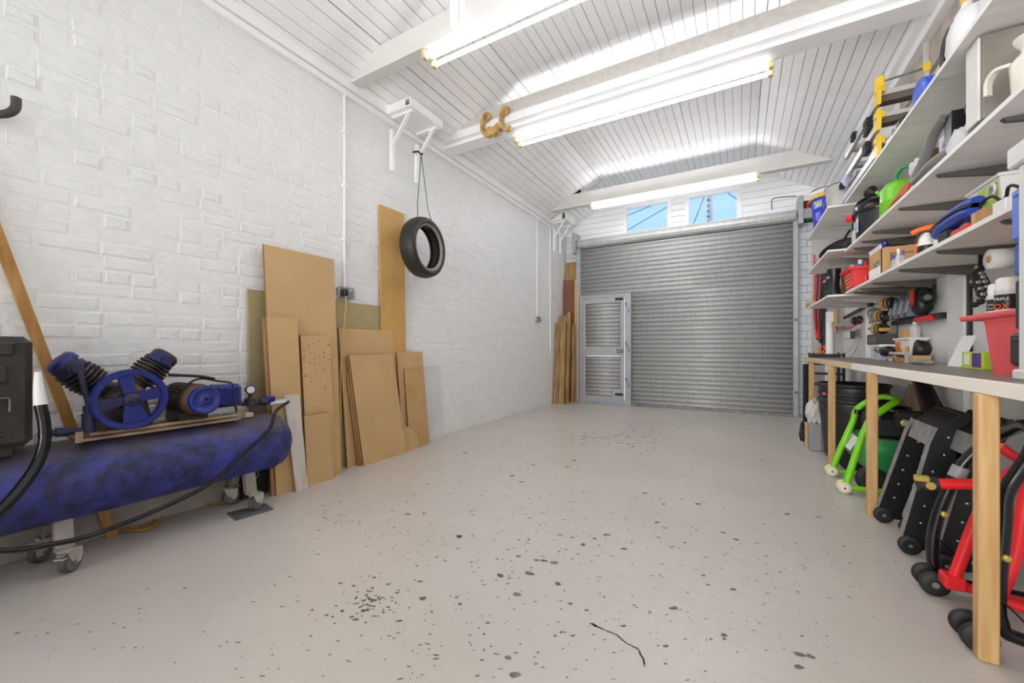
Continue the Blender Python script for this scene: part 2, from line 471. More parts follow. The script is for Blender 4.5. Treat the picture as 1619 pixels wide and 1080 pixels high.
for a, e, n in ((XL, XA, 12), (XA, XB_, 25), (XB_, XR, 13)):
    for i in range(n): board(a + (e - a) * i / n, a + (e - a) * (i + 1) / n)

# gable wall over and beside the shutter
WX = [(-1.825, -1.043), (-.785, .009)]; WZ = (3.06, 3.60)
b = MB()
def gbox(x0, x1, z0, z1): b.box((x0, YF + .02, z0), (x1, YF + .2, z1))
gbox(XL - .2, -2.62, -.05, 4); gbox(.7, XR + .2, -.05, 4); gbox(-2.62, .7, 2.86, WZ[0]); gbox(-2.62, .7, WZ[1], 4)
gbox(-2.62, WX[0][0], WZ[0], WZ[1]); gbox(WX[0][1], WX[1][0], WZ[0], WZ[1]); gbox(WX[1][1], .7, WZ[0], WZ[1])
wall_front = struct('wall_front', b, mat('front_wall_paint', '#a8a6a3', .6))
def gboard(x0, x1, z0, z1):
    """a horizontal board clipped by the slopes"""
    def lim(z): return max(XL, XA - (ZC - z) / SL), min(XR, XB_ + (ZC - z) / SL)
    a0, e0 = lim(z0); a1, e1 = lim(z1)
    p = [(max(x0, a0), z0 + .003), (min(x1, e0), z0 + .003), (min(x1, e1), z1 - .003), (max(x0, a1), z1 - .003)]
    if p[1][0] - p[0][0] < .02: return
    m = MB(); m.prism(p, (0, YF, 0), (1, 0, 0), (0, 0, 1), (0, .019, 0))
    struct('board', m, WHITE2, wall_front)
z = 2.86
while z < ZC - .01:
    z1 = min(z + .105, ZC)
    segs = [(XL, XR)]
    if z1 > WZ[0] + .01 and z < WZ[1] - .01: segs = [(XL, WX[0][0]), (WX[0][1], WX[1][0]), (WX[1][1], XR)]
    for s_ in segs: gboard(s_[0], s_[1], z, z1)
    z = z1
# white blockwork either side of the shutter
for (x0, x1) in ((XL, -2.66), (.77, XR)):
    z = 0; k = 0
    while z < 2.85:
        cuts = [x0] + ([x0 + .22] if k % 2 else [x0 + .11, x0 + .33]) + [x1]
        cuts = [c for c in cuts if c <= x1]
        for i in range(len(cuts) - 1):
            if cuts[i + 1] - cuts[i] < .02: continue
            m = MB(); m.box((cuts[i] + .003, YF - .004, z + .003), (cuts[i + 1] - .003, YF + .03, z + .112), .003)
            struct('block', m, BRICKM, wall_front)
        z += .115; k += 1
# windows
for i, (x0, x1) in enumerate(WX):
    f = MB(); t = .045
    f.box((x0 - .02, YF - .02, WZ[0]), (x0 + t, YF + .06, WZ[1])); f.box((x1 - t, YF - .02, WZ[0]), (x1 + .02, YF + .06, WZ[1]))
    f.box((x0 + t, YF - .02, WZ[1] - t), (x1 - t, YF + .06, WZ[1])); f.box((x0 + t, YF - .02, WZ[0]), (x1 - t, YF + .06, WZ[0] + t))
    wn = struct('window_%d' % (i + 1), f, WHITE2)
    g = MB(); g.box((x0 + t, YF + .02, WZ[0] + t), (x1 - t, YF + .026, WZ[1] - t)); struct('pane', g, glass_mat('window_glass'), wn)
# cornice rails at the wall heads
b = MB(); b.box((XL - .01, YB, 3.18), (XL + .035, YF, 3.235), .006); b.box((XL - .01, YB, 3.24), (XL + .05, YF, 3.315), .004)
struct('trim_1', b, WHITE2)
b = MB(); b.box((1.08, YB, 3.27), (1.16, YF, 3.36), .004); b.box((1.13, YB, 3.2), (XR, YF, 3.3), .004); struct('trim_2', b, WHITE2)
b = MB(); b.box((XL - .01, YB, 0), (XL + .03, 1.5, .2), .008); struct('baseboard_left', b, mat('grey_render', '#a9a39c', .8, var=.15, vscale=6, bump=.4))
BARE = mat('bare_render', '#b3a99f', .9, var=.2, vscale=7, bump=.8, bscale=25)
b = MB(); b.box((1.19, YB, 3.0), (XR + .01, 4.6, 3.2)); struct('trim_3', b, BARE)
# tie beams
def beam(n, y, th, z0, z1, mt, x0=XL, x1=1.14):
    b = MB(); x0 = max(x0, XA - (ZC - z0) / SL + .002); x1 = min(x1, XB_ + (ZC - z0) / SL - .002)
    xl = max(x0, XA - (ZC - z1) / SL); xr = min(x1, XB_ + (ZC - z1) / SL)
    zl = min(z1, ceil_z(x0)); zr = min(z1, ceil_z(x1))
    b.prism([(x0, z0), (x1, z0), (x1, zr), (xr, z1), (xl, z1), (x0, zl)], (0, y, 0), (1, 0, 0), (0, 0, 1), (0, th, 0))
    return struct('trim_%d' % n, b, mt)
BEAM = mat('beam_paint', '#dcdad6', .5, var=.03, vscale=3, bump=.12, bscale=30)
beam(4, 2.33, .09, 3.3, 3.49, BEAM)
beam(5, 6.33, .1, 3.365, 3.58, BEAM)
CAST = mat('pitted_casing', '#d3cfc9', .6, var=.06, vscale=20, bump=.9, bscale=70)
beam(6, 3.6, .12, 3.42, 3.56, CAST, x1=1.12)
b = MB()
b.box((XL, 3.575, 3.335), (1.16, 3.735, 3.42), .004); b.box((XL, 3.64, 3.27), (1.16, 3.68, 3.34)); b.box((XL, 3.565, 3.255), (1.16, 3.74, 3.285), .003)
struct('trim_7', b, WHITE2)
for n, y in ((8, .35), (9, -1.9)): beam(n, y, .09, 3.3, 3.49, BEAM)
# rafters lining the slopes next to the beams, and the small gusset
b = MB()
for y in (6.47,):
    for x0, x1 in ((XL + .03, XA - .02),):
        b.prism([(x0, ceil_z(x0) - .03), (x1, ceil_z(x1) - .03), (x1, ceil_z(x1)), (x0, ceil_z(x0))], (0, y, 0), (1, 0, 0), (0, 0, 1), (0, .07, 0))
b.prism([(-2.66, 3.58), (-2.29, 3.58), (-2.29, 3.66), (-2.31, 3.64)][:3] + [(-2.29, 3.645)], (0, 6.34, 0), (1, 0, 0), (0, 0, 1), (0, .05, 0))
b.prism([(-2.62, 3.58), (-2.29, 3.58), (-2.29, 3.78)], (0, 6.34, 0), (1, 0, 0), (0, 0, 1), (0, .02, 0))
struct('trim_10', b, BEAM)

# roller shutter
SHUT = D.materials.new('shutter_steel'); SHUT.use_nodes = True
def _sh():
    t = SHUT.node_tree; n = t.nodes; b = n['Principled BSDF']; tc = n.new('ShaderNodeTexCoord'); mp = n.new('ShaderNodeMapping')
    mp.inputs['Scale'].default_value = (5, 1, .8); t.links.new(tc.outputs['Object'], mp.inputs[0])
    ns = n.new('ShaderNodeTexNoise'); ns.inputs['Scale'].default_value = 5; ns.inputs['Detail'].default_value = 5; t.links.new(mp.outputs[0], ns.inputs['Vector'])
    r = n.new('ShaderNodeValToRGB'); r.color_ramp.elements[0].position = .3; r.color_ramp.elements[1].position = .75
    r.color_ramp.elements[0].color = lin('#aaaba9'); r.color_ramp.elements[1].color = lin('#b9bab8')
    t.links.new(ns.outputs[0], r.inputs[0]); t.links.new(r.outputs[0], b.inputs['Base Color'])
    b.inputs['Metallic'].default_value = .12; b.inputs['Roughness'].default_value = .36
_sh()
YS = 7.22
door = D.objects.new('door_1', None); COL.objects.link(door); door.location = (-.95, YS, 0); door['kind'] = 'structure'; ORG['door_1'] = Vector((-.95, YS, 0))
PITCH = .0752
def slat_mb(x0, x1, z, y=YS, p=PITCH):
    b = MB(); pr = []
    for k in range(9):
        a = k / 8; pr.append((y - .022 * math.sin(PI * min(1, a / .74)) ** .85 if a < .74 else y + .006 * math.sin(PI * (a - .74) / .26), z + a * p))
    R = [[(x0, q[0], q[1]), (x1, q[0], q[1])] for q in pr]
    b.rings([r + [(r[1][0], r[1][1] + .004, r[1][2]), (r[0][0], r[0][1] + .004, r[0][2])] for r in R], True, True, True, 0, True)
    return b
z = .03; n = 0
while z < 2.88:
    part('slat', slat_mb(-1.66 if z < 1.94 else -2.6, .7, z), SHUT, door); z += PITCH
b = MB(); b.box((-1.66, YS - .03, 0), (.7, YS + .03, .04), .004); part('bottom_rail', b, DSTEEL, door)
b = MB()
b.box((.69, YS - .045, 0), (.755, YS + .06, 2.93), .006); part('guide_channel', b, ZINC, door)
b = MB(); b.box((-2.68, YS - .045, 0), (-2.61, YS + .06, 2.88), .006); part('guide_channel', b, ZINC, door)
# rolled-up drum, faceted like the slats wound on it
b = MB(); pr = []; n = 12
for k in range(n):
    for q, rr in ((0, .125), (.3, .138), (.55, .138), (.8, .128)):
        a = 2 * PI * (k + q) / n; pr.append((rr * .62 * math.cos(a), rr * .62 * math.sin(a)))
b.prism(pr, (-2.64, YS - .03, 2.955), (0, 1, 0), (0, 0, 1), (3.36, 0, 0), 0, True); part('shutter_drum', b, SHUT, door)
b = MB(); b.box((-2.72, YS - .15, 2.78), (-2.655, YS + .1, 3.16), .006); part('end_plate', b, ZINC, door)
b = MB(); b.box((.74, YS - .17, 2.8), (.8, YS + .1, 3.2), .006); b.box((.8, YS - .12, 2.88), (.93, YS + .1, 3.02), .006); part('end_plate', b, ZINC, door)
b = MB(); b.tube([(.42, 7.06, 3.06), (.42, 7.05, 3.2), (.5, 7.05, 3.22), (.72, 7.05, 3.2)], .008, 6, sub=4); part('drum_catch', b, DSTEEL, door)
FR = mat('door_frame_paint', '#a6a7a7', .45, .15, var=.05)
wk = MB()
wk.box((-2.6, YS - .06, 0), (-2.54, YS + .03, 1.99), .004); wk.box((-1.765, YS - .06, 0), (-1.655, YS + .03, 1.99), .004)
wk.box((-2.54, YS - .058, 1.925), (-1.765, YS + .03, 1.988), .004); wk.box((-2.54, YS - .06, 0), (-1.765, YS + .03, .045), .004)
wf = part('wicket_frame', wk, FR, door)
wk = MB(); wy = YS - .075
wk.box((-2.535, wy, .06), (-2.48, wy + .04, 1.915), .003); wk.box((-1.835, wy, .06), (-1.78, wy + .04, 1.915), .003)
wk.box((-2.48, wy, 1.83), (-1.835, wy + .04, 1.915), .003); wk.box((-2.48, wy, .06), (-1.835, wy + .04, .15), .003); wk.box((-2.48, wy, .875), (-1.835, wy + .04, 1.045), .003)
wk.box((-1.98, wy - .004, .08), (-1.8, wy, .29), .002)
wd = part('wicket_door', wk, FR, door)
for z0, z1 in ((.15, .875), (1.045, 1.83)):
    z = z0
    while z < z1 - .03:
        part('slat', slat_mb(-2.48, -1.835, z, wy + .026, .0715), SHUT, wd); z += .0715
b = MB()
for zz in (1.885, .19):
    b.box((-1.93, wy - .014, zz - .022), (-1.79, wy - .002, zz + .022), .003)
part('hinge', b, BLACK, wd)
b = MB(); b.box((-1.9, wy - .03, .93), (-1.79, wy - .002, 1.0), .006); part('lock', b, DSTEEL, wd)
b = MB()
for zz in (1.75, 1.06, .42): b.tube([(-1.74, wy - .0, zz + .05), (-1.73, wy - .02, zz + .02), (-1.69, wy - .02, zz - .04), (-1.68, wy - .015, zz - .1), (-1.71, wy - .015, zz - .08)], .006, 5, sub=3); b.ball((-1.74, wy, zz + .05), .018, 8, 5)
part('latch_chain', b, DSTEEL, wf)
b = MB()
for zz in (.36, 1.43): b.lathe([(.02, 0), (.02, .02), (.012, .03)], (.722, YS - .045, zz), (0, -1, 0), 8)
part('guide_bolt', b, DSTEEL, door)
# daylight outside : pole and wires seen through the panes
b = MB(); b.cyl((-2.72 * 0 - 1.6, 20.5, 0), (-1.6, 20.5, 12), .13, .11, 10); 
pole = thing('telegraph_pole', 'pale pole with dark step irons standing outside the right window pane', 'pole', (-1.6, 20.5, 0))
part('post', b, mat('pale_pole', '#d9d5cc', .7), pole)
b = MB()
for k in range(12): b = MB(); b.box((-1.72, 20.3, 6 + k * .25), (-1.6, 20.38, 6.06 + k * .25)); part('step_iron', b, DSTEEL, pole)
# pole and wires
pole.location.x = -1.17
for ch in pole.children: pass
WIRE = mat('black_cable', '#26282b', .6)
def wire(p0, p1, lab):
    b = MB(); b.cyl(p0, p1, .018, seg=5); one('overhead_wire', b, WIRE, lab, 'wire', 'wires outside the windows')
wire((-6.2, 20.5, 7.40), (-1.17, 20.5, 8.68), 'upper overhead wire seen through the left window pane')
wire((-6.2, 20.5, 6.41), (-1.17, 20.5, 8.66), 'lower, steeper overhead wire seen through the left window pane')
wire((-1.9, 20.5, 6.75), (-1.2, 20.5, 8.55), 'steep wire left of the pole behind the right window pane')
wire((-1.1, 20.5, 8.65), (1.2, 20.5, 6.4), 'wire sloping down right of the pole behind the right window pane')
# ---------------------------------------------------------------- fluorescent lamps
TUBE = mat('lit_tube', '#fbfbff', emit=TUBE_POWER)
CAPY = mat('aged_lampholder', '#d8c48a', .5, var=.1)
BATTEN = mat('batten_enamel', '#cfcdc6', .4)
def lamp(y, z, label, tm=None, twin=True, loc_x=(-2.1, .235)):
    x0, x1 = loc_x
    t = thing('fluorescent_light', label, 'ceiling light', ((x0 + x1) / 2, y, z), 'fluorescent lights along the beams')
    b = MB(); b.box((x0, y - .03, z + .02), (x1, y + .03, z + .06), .006); b.box((x0, y - .02, z - .0), (x1, y + .02, z + .03), .004); part('batten', b, BATTEN, t)
    for s in ((-1, 1) if twin else (1,)):
        yy = y + s * .054
        b = MB(); b.cyl((x0 + .035, yy, z - .012), (x1 - .035, yy, z - .012), .0165, seg=10); part('tube', b, tm or TUBE, t)
        for x in (x0, x1 - .035):
            b = MB(); b.box((x, yy - .023, z - .036), (x + .035, yy + .023, z + .03), .004); part('lampholder', b, CAPY, t)
    return t
lamp(2.385, 3.24, 'long twin tube fluorescent light under the nearest tie beam at top', mat('lit_tube_soft', '#fbfbff', emit=TUBE_POWER * .7))
lamp(3.81, 3.245, 'long twin tube fluorescent light beside the steel beam with the yellow trolley')
lamp(6.29, 3.305, 'long fluorescent light under the far tie beam in front of the windows', mat('lit_tube_bright', '#fbfbff', emit=TUBE_POWER * 1.3))
# ---------------------------------------------------------------- measuring helpers : a point of the photograph on a real plane
def _ray(u, v):
    a = (u - 809.5) / FPX; b_ = (551.6 - v) / FPX
    return Vector((a * math.cos(YAW) - math.sin(YAW), a * math.sin(YAW) + math.cos(YAW), b_))
def X(u, v, x): r = _ray(u, v); return r * (x / r.x) + Vector((0, 0, 1))
def Y(u, v, y): r = _ray(u, v); return r * (y / r.y) + Vector((0, 0, 1))
def Z(u, v, z=0): r = _ray(u, v); return r * ((z - 1) / r.z) + Vector((0, 0, 1))

# ---------------------------------------------------------------- boards leaning on the left wall
MDF = mat('mdf', '#c5a272', 0.6, var=0.05, vscale=3, bump=0.04)
MDF2 = mat('mdf_worn', '#bd9966', 0.62, col2='#a67f4e', vscale=4, lo=.45, hi=.85)
OLIVE = mat('olive_board', '#a6986f', 0.7, var=.05)
GOLD = mat('varnished_board', '#c79c58', 0.5, var=0.05, vscale=2)
MDFE = mat('board_edge', '#8a6844', .8)
WASH = mat('whitewashed_plank', '#d2cdc4', .65, col2='#b9a68a', vscale=5, stretch=(1, 4, 1), lo=.45, hi=.8)
PALE = mat('pale_panel', '#d9d9da', .5, var=.03)
DARKSTAIN = mat('dark_stain', '#6b4a2e', .8)
def lean(label, xb, yb0, yb1, xt, yt0, yt1, zt, th, mt, name='board', top=None, spots=0):
    b = MB()
    fr = [(xb, yb0, 0), (xb, yb1, 0), (xt, yt1, zt), (xt, yt0, zt)] if top is None else top
    bk = [(p[0] - th, p[1], p[2] + (.0 if p[2] < .01 else th * .08)) for p in fr]
    n = len(fr)
    b.add(fr, [list(range(n))], 0); b.add(bk, [list(range(n))[::-1]], 0)
    b.add(fr + bk, [[i, i + n, (i + 1) % n + n, (i + 1) % n] for i in range(n)], 1)
    o = one(name, b, [mt, MDFE if mt in (MDF, MDF2) else mt], label, 'board')
    if spots:
        s = MB(); rnd = random.Random(3)
        for _ in range(spots):
            t = rnd.uniform(.62, .985); y = yt0 + .02 + (yt1 - yt0 - .04) * round(rnd.random() * 5) / 5 + rnd.uniform(-.006, .006)
            x = xb + (xt - xb) * t + .0006; r = rnd.uniform(.002, .006)
            s.add([(x, y + r * math.cos(a) * 1.2, zt * t + r * math.sin(a)) for a in [k * PI / 3 for k in range(6)]], [list(range(6))])
        q = part('stain', s, DARKSTAIN, o); q['kind'] = 'stuff'
    return o
lean('olive backing board furthest left behind the tallest fibreboard sheet', -2.918, 1.511, 2.14, -2.945, 1.511, 2.14, 1.413, .014, OLIVE)
lean('tallest wide fibreboard sheet leaning on the wall left of the socket', -2.78, 1.6, 2.13, -2.90, 1.59, 2.15, 1.735, .019, MDF)
lean('fibreboard panel sandwiched second behind the leftmost narrow panel', -2.757, 1.565, 1.78, -2.842, 1.55, 1.775, 1.215, .016, MDF2)
lean('narrow fibreboard panel with a sharp pale top edge left of the spotted board', -2.737, 1.585, 1.79, -2.822, 1.565, 1.787, 1.225, .017, MDF)
lean('fibreboard panel speckled with dark stains beside the narrow panel', -2.744, 1.82, 2.05, -2.829, 1.815, 2.06, 1.10, .018, MDF, spots=46)
lean('whitewashed narrow plank leaning just past the blue tank end', -2.70, 1.703, 1.79, -2.766, 1.655, 1.765, .672, .015, WASH, 'plank')
lean('short plain fibreboard offcut standing right of the whitewashed plank', -2.72, 1.80, 2.015, -2.763, 1.80, 2.0, .51, .014, MDF)
lean('olive board behind the socket flex between tall sheets', -2.90, 2.2, 2.666, -2.943, 2.2, 2.666, 1.402, .014, OLIVE)
lean('very tall narrow golden board behind the hanging tyre', -2.905, 2.675, 2.99, -2.945, 2.675, 2.99, 2.363, .018, GOLD)
lean('square topped fibreboard sheet under the socket, rear of the middle stack', -2.86, 2.25, 2.83, -2.922, 2.21, 2.81, 1.175, .018, MDF)
lean('low fibreboard slip hidden in the middle stack edge', -2.827, 2.335, 2.84, -2.886, 2.26, 2.76, .78, .013, MDF2)
lean('thin fibreboard sheet second in the middle stack', -2.811, 2.345, 2.855, -2.884, 2.262, 2.745, .932, .013, MDF2)
lean('front fibreboard sheet of the middle stack, cleanest and nearest', -2.79, 2.36, 2.865, -2.864, 2.27, 2.757, .947, .017, MDF)
lean('upright fibreboard sheet at the right end of the row', -2.862, 2.90, 3.28, -2.908, 2.85, 3.215, .967, .017, MDF)
lean('narrow worn fibreboard slip in front of the right end sheet', -2.838, 2.96, 3.2, -2.884, 2.93, 3.175, .80, .014, MDF2)
lean('low offcut with a slanted top at the foot of the right end boards', -2.815, 0, 0, 0, 0, 0, .3, .012, MDF, 'board',
     top=[(-2.81, 2.875, 0), (-2.81, 3.06, 0), (-2.822, 3.05, .13), (-2.83, 2.93, .23), (-2.832, 2.86, .26)])
lean('white panel standing against the wall beyond the fibreboard', -2.945, 3.1, 3.6, -2.955, 3.1, 3.55, .815, .012, PALE, 'panel')

# ---------------------------------------------------------------- air compressor
NAVY = D.materials.new('compressor_blue'); NAVY.use_nodes = True
def _navy():
    t = NAVY.node_tree; n = t.nodes; b = n['Principled BSDF']; tc = n.new('ShaderNodeTexCoord')
    a = n.new('ShaderNodeTexNoise'); a.inputs['Scale'].default_value = 9; a.inputs['Detail'].default_value = 8; a.inputs['Roughness'].default_value = .7
    t.links.new(tc.outputs['Object'], a.inputs['Vector'])
    r = n.new('ShaderNodeValToRGB'); r.color_ramp.elements[0].position = .38; r.color_ramp.elements[1].position = .62
    r.color_ramp.elements[0].color = lin('#1c1c3c'); r.color_ramp.elements[1].color = lin('#343a8c'); t.links.new(a.outputs[0], r.inputs[0])
    # dust lying on upward-facing metal
    g = n.new('ShaderNodeNewGeometry'); sx = n.new('ShaderNodeSeparateXYZ'); t.links.new(g.outputs['True Normal'], sx.inputs[0])
    c = n.new('ShaderNodeTexNoise'); c.inputs['Scale'].default_value = 3.5; c.inputs['Detail'].default_value = 7; t.links.new(tc.outputs['Object'], c.inputs['Vector'])
    mu = n.new('ShaderNodeMath'); mu.operation = 'MULTIPLY'; t.links.new(sx.outputs['Z'], mu.inputs[0]); t.links.new(c.outputs[0], mu.inputs[1])
    r2 = n.new('ShaderNodeValToRGB'); r2.color_ramp.elements[0].position = .22; r2.color_ramp.elements[1].position = .5; t.links.new(mu.outputs[0], r2.inputs[0])
    mx = n.new('ShaderNodeMix'); mx.data_type = 'RGBA'; t.links.new(r2.outputs[0], mx.inputs['Factor']); t.links.new(r.outputs[0], mx.inputs['A']); mx.inputs['B'].default_value = lin('#5d5654')
    t.links.new(mx.outputs['Result'], b.inputs['Base Color']); b.inputs['Roughness'].default_value = .42
_navy()
BLUE = mat('pulley_blue', '#222c7c', .35, var=.15, vscale=10)
OILY = mat('oily_iron', '#6d6057', .55, .3, col2='#2c2a33', vscale=12)
OILYB = mat('oily_blue_iron', '#3a3440', .5, .2, col2='#262b5c', vscale=9)
BRASS = mat('grimy_brass', '#5c4a35', .5, .5, var=.2)
TAN = mat('worn_steel_plate', '#a08a72', .5, .4, col2='#7d6754', vscale=8)
CZINC = mat('castor_zinc', '#c9c2b6', .4, .4, var=.12, vscale=20)
GREYR = mat('grey_rubber', '#6d6f71', .55, var=.08)
T = thing('air_compressor', 'blue horizontal tank air compressor on four castors by the brick wall', 'air compressor', (-2.72, .9, 0))
xc, zc, rt = -2.72, .393, .182
b = MB(); b.lathe([(.02, -1.17), (.1, -1.15), (.155, -1.1), (rt, -1.03), (rt, .6), (rt + .002, .602), (rt + .002, .615), (rt - .004, .62), (.165, .67), (.12, .71), (.06, .732), (.01, .738)], (xc, .9, zc), (0, 1, 0), 40)
part('tank', b, NAVY, T)
def castor(x, y, ang, brake=False, side=1):
    c = part('castor', MB().lathe([(.028, 0), (.03, .004), (.03, .012), (.02, .016)], (x, y, .1), (0, 0, 1), 14).xf(Matrix()), CZINC, T)
    d = Vector((math.cos(ang), math.sin(ang), 0)); s_ = Vector((-d.y, d.x, 0)); w = Vector((x, y, .045)) - d * .018
    b = MB()
    for q in (-1, 1):
        b.prism([(-.035, .058), (.03, .058), (.03, .04), (.0, -.01), (-.03, -.008), (-.04, .03)], w + s_ * (q * .017 - (0 if q > 0 else .003)), d, (0, 0, 1), s_ * .003)
    b.box((-.03, -.02, .052), (.028, .02, .057), 0, 0, Matrix.Translation(w) @ Matrix.Rotation(ang, 4, 'Z'))
    part('fork', b, CZINC, c)
    b = MB(); b.lathe([(.03, -.015), (.044, -.014), (.048, -.007), (.048, .007), (.044, .014), (.03, .015)], w + Vector((0, 0, .003)), s_, 24); b.lathe([(.036, -.0162), (.036, .0162)], w, s_, 18, 1); b.lathe([(.008, -.021), (.008, .021)], w, s_, 8, 1)
    part('wheel', b, [mat('castor_rubber', '#4b4d4f', .6), GREYR], c)
    if brake:
        b = MB(); b.box((.03, -.02, .03), (.055, .02, .036), .002, 0, Matrix.Translation(w) @ Matrix.Rotation(ang, 4, 'Z')); b.box((.02, -.015, .045), (.05, .015, .051), .002, 0, Matrix.Translation(w) @ Matrix.Rotation(ang, 4, 'Z')); part('brake_pedal', b, CZINC, c)
GREYLEG = mat('primed_leg', '#a29a93', .55, .3, var=.12)
for y in (.575, 1.365):
    for x, tx in ((-2.6, -2.63), (-2.855, -2.82)):
        b = MB(); s = 1 if x > -2.7 else -1
        b.prism([(-.028, .115), (.028, .115), (.032, .3), (-.032, .3)], (x + .004 * s, y, 0), (0, 1, 0), (-.22 * s, 0, 1), (.006 * s, 0, 0))
        b.prism([(-.028, .115), (-.024, .115), (-.024, .3), (-.03, .3)], (x + .004 * s, y, 0), (0, 1, 0), (-.22 * s, 0, 1), (-.035 * s, 0, 0))
        b.box((x - .035, y - .035, .108), (x + .035, y + .035, .116), .002)
        part('leg', b, GREYLEG, T)
castor(-2.6, .575, -.9, True); castor(-2.6, 1.365, 1.9 - PI); castor(-2.86, .56, 2.2); castor(-2.86, 1.345, -2.2)
b = MB(); b.box((-2.86, .62, .577), (-2.585, 1.29, .589), .002); b.box((-2.6, .6, .575), (-2.585, .625, .625), .002); b.box((-2.6, 1.27, .585), (-2.585, 1.31, .64), .002)
b.tube([(-2.62, .65, .6), (-2.62, 1.25, .6)], .012, 8); part('base_plate', b, TAN, T)
# pump
py_, pz_ = .80, .745
b = MB(); b.lathe([(.045, 0), (.08, .01), (.085, .03), (.085, .15), (.07, .18), (.03, .19)], (-2.66, py_, pz_), (-1, 0, 0), 24)
b.prism([(-.1, -.15), (.1, -.15), (.07, .02), (-.07, .02)], (-2.66, py_, pz_), (0, 1, 0), (0, 0, 1), (-.15, 0, 0)); b.box((-2.84, py_ - .12, .589), (-2.63, py_ + .12, .605), .004)
part('crankcase', b, OILY, T)
for dy, L in ((-.19, 0), (.135, 0)):
    d = Vector((0, dy, .165)).normalized(); o = Vector((-2.745, py_, pz_))
    pr = [(.05, .06)]
    for k in range(6):
        h = .105 + k * .0195; pr += [(.044, h), (.044, h + .006), (.077 - .002 * abs(k - 3), h + .007), (.077 - .002 * abs(k - 3), h + .012), (.044, h + .0135)]
    b = MB(); b.lathe(pr, o, d, 20, 0, False); c = part('cylinder', b, OILY, T)
    b = MB(); b.lathe([(.06, .222), (.066, .226), (.066, .245), (.055, .25), (.055, .275), (.03, .285)], o, d, 20)
    e = o + d * .25 + Vector((.05, 0, 0)); b.cyl(e - Vector((.05, 0, 0)), e + Vector((.03, 0, 0)), .022, seg=12)
    for k in range(5):
        p = o + d * (.24 + .006) + Vector((.05 * math.cos(k * 1.25), 0, 0)) + d.cross(Vector((1, 0, 0))) * .05 * math.sin(k * 1.25); b.cyl(p, p + d * .02, .008, seg=6)
    part('cylinder_head', b, OILYB, c)
    b = MB(); b.lathe([(.02, 0), (.062, .004), (.062, .03), (.05, .045), (.01, .048)], o + d * .255 + Vector((-.02, 0, .0)) + d.cross(Vector((1, 0, 0))) * .01, d, 20); part('air_filter', b, BLUE if dy < 0 else OILYB, c)
b = MB(); wo = Vector((-2.6, .795, .752)); n = 40; R = .147
def annulus(b, o, r0, r1, x0, x1, m=0):
    R_ = []
    for r, x in ((r0, x0), (r1, x0), (r1, x1), (r0, x1), (r0, x0)):
        R_.append([o + Vector((x, r * math.cos(2 * PI * k / n), r * math.sin(2 * PI * k / n))) for k in range(n)])
    b.rings(R_, True, False, False, m, False)
annulus(b, wo, .118, .147, -.03, .0); annulus(b, wo, .123, .142, -.0, .006)
fw = part('flywheel', b, BLUE, T)
b = MB()
for a in (100, 190, 280, 12):
    t = math.radians(a); d = Vector((0, math.cos(t), math.sin(t))); e = Vector((0, -math.sin(t), math.cos(t)))
    w0, w1 = (.02, .03) if a != 280 else (.028, .052)
    sp = MB(); sp.prism([(.02, -w0), (.116, -w1), (.116, w1), (.02, w0)], wo + Vector((-.02, 0, 0)), d, e, (.016, 0, 0)); part('spoke', sp, BLUE if a != 190 else OILYB, fw)
b.lathe([(.032, -.03), (.032, .01), (.027, .014), (.014, .014), (.014, .024), (.009, .024), (.009, .032)], wo, (1, 0, 0), 14); part('hub', b, OILYB, fw)
# motor
mo = Vector((0, 1.09, .715)); b = MB(); pr = []
for k in range(36):
    a0 = 2 * PI * k / 36
    for q, r in ((0, .07), (.3, .07), (.35, .088), (.65, .088), (.7, .07)): pr.append((r * math.cos(a0 + q * 2 * PI / 36), r * math.sin(a0 + q * 2 * PI / 36)))
b.prism(pr, mo + Vector((-2.9, 0, 0)), (0, 1, 0), (0, 0, 1), (.24, 0, 0)); b.box((-2.86, 1.02, .589), (-2.68, 1.16, .65), .006); m_ = part('motor', b, OILY, T)
b = MB(); b.lathe([(.088, 0), (.09, .015), (.08, .035), (.04, .05)], mo + Vector((-2.66, 0, 0)), (1, 0, 0), 24); part('end_bell', b, BRASS, m_)
b = MB(); b.lathe([(.074, -.03), (.078, -.025), (.066, -.012), (.078, 0), (.074, .004), (.06, .004), (.058, -.004), (.018, -.004), (.018, .004), (.01, .004), (.01, -.006)], (-2.585, 1.105, .715), (1, 0, 0), 26); part('motor_pulley', b, BLUE, T)
b = MB(); b.box((-2.8, 1.19, .65), (-2.66, 1.335, .785), .02); part('terminal_box', b, BLUE, T)
b = MB(); b.tube([(-2.63, 1.0, .78), (-2.66, 1.1, .83), (-2.66, 1.2, .81), (-2.63, 1.26, .79), (-2.62, 1.265, .7), (-2.62, 1.28, .62)], .006, 6, sub=5); b.tube([(-2.68, .97, .86), (-2.66, 1.1, .845), (-2.66, 1.18, .825)], .008, 6, sub=4); part('feed_pipe', b, RUBBER, T)
b = MB(); b.tube([(-2.69, .625, .905), (-2.655, .625, .905), (-2.64, .628, .88), (-2.645, .645, .8), (-2.64, .655, .735), (-2.64, .655, .62)], .0115, 10, sub=5)
b.cyl((-2.64, .655, .735), (-2.64, .655, .705), .02, seg=8); b.cyl((-2.64, .655, .70), (-2.64, .655, .61), .024, seg=12); b.tube([(-2.64, .655, .625), (-2.64, .6, .625), (-2.64, .5, .63)], .014, 8); b.cyl((-2.64, .59, .626), (-2.64, .55, .628), .02, seg=6)
b.cyl((-2.69, .625, .905), (-2.64, .625, .905), .022, seg=10); part('delivery_pipe', b, OILYB, T)
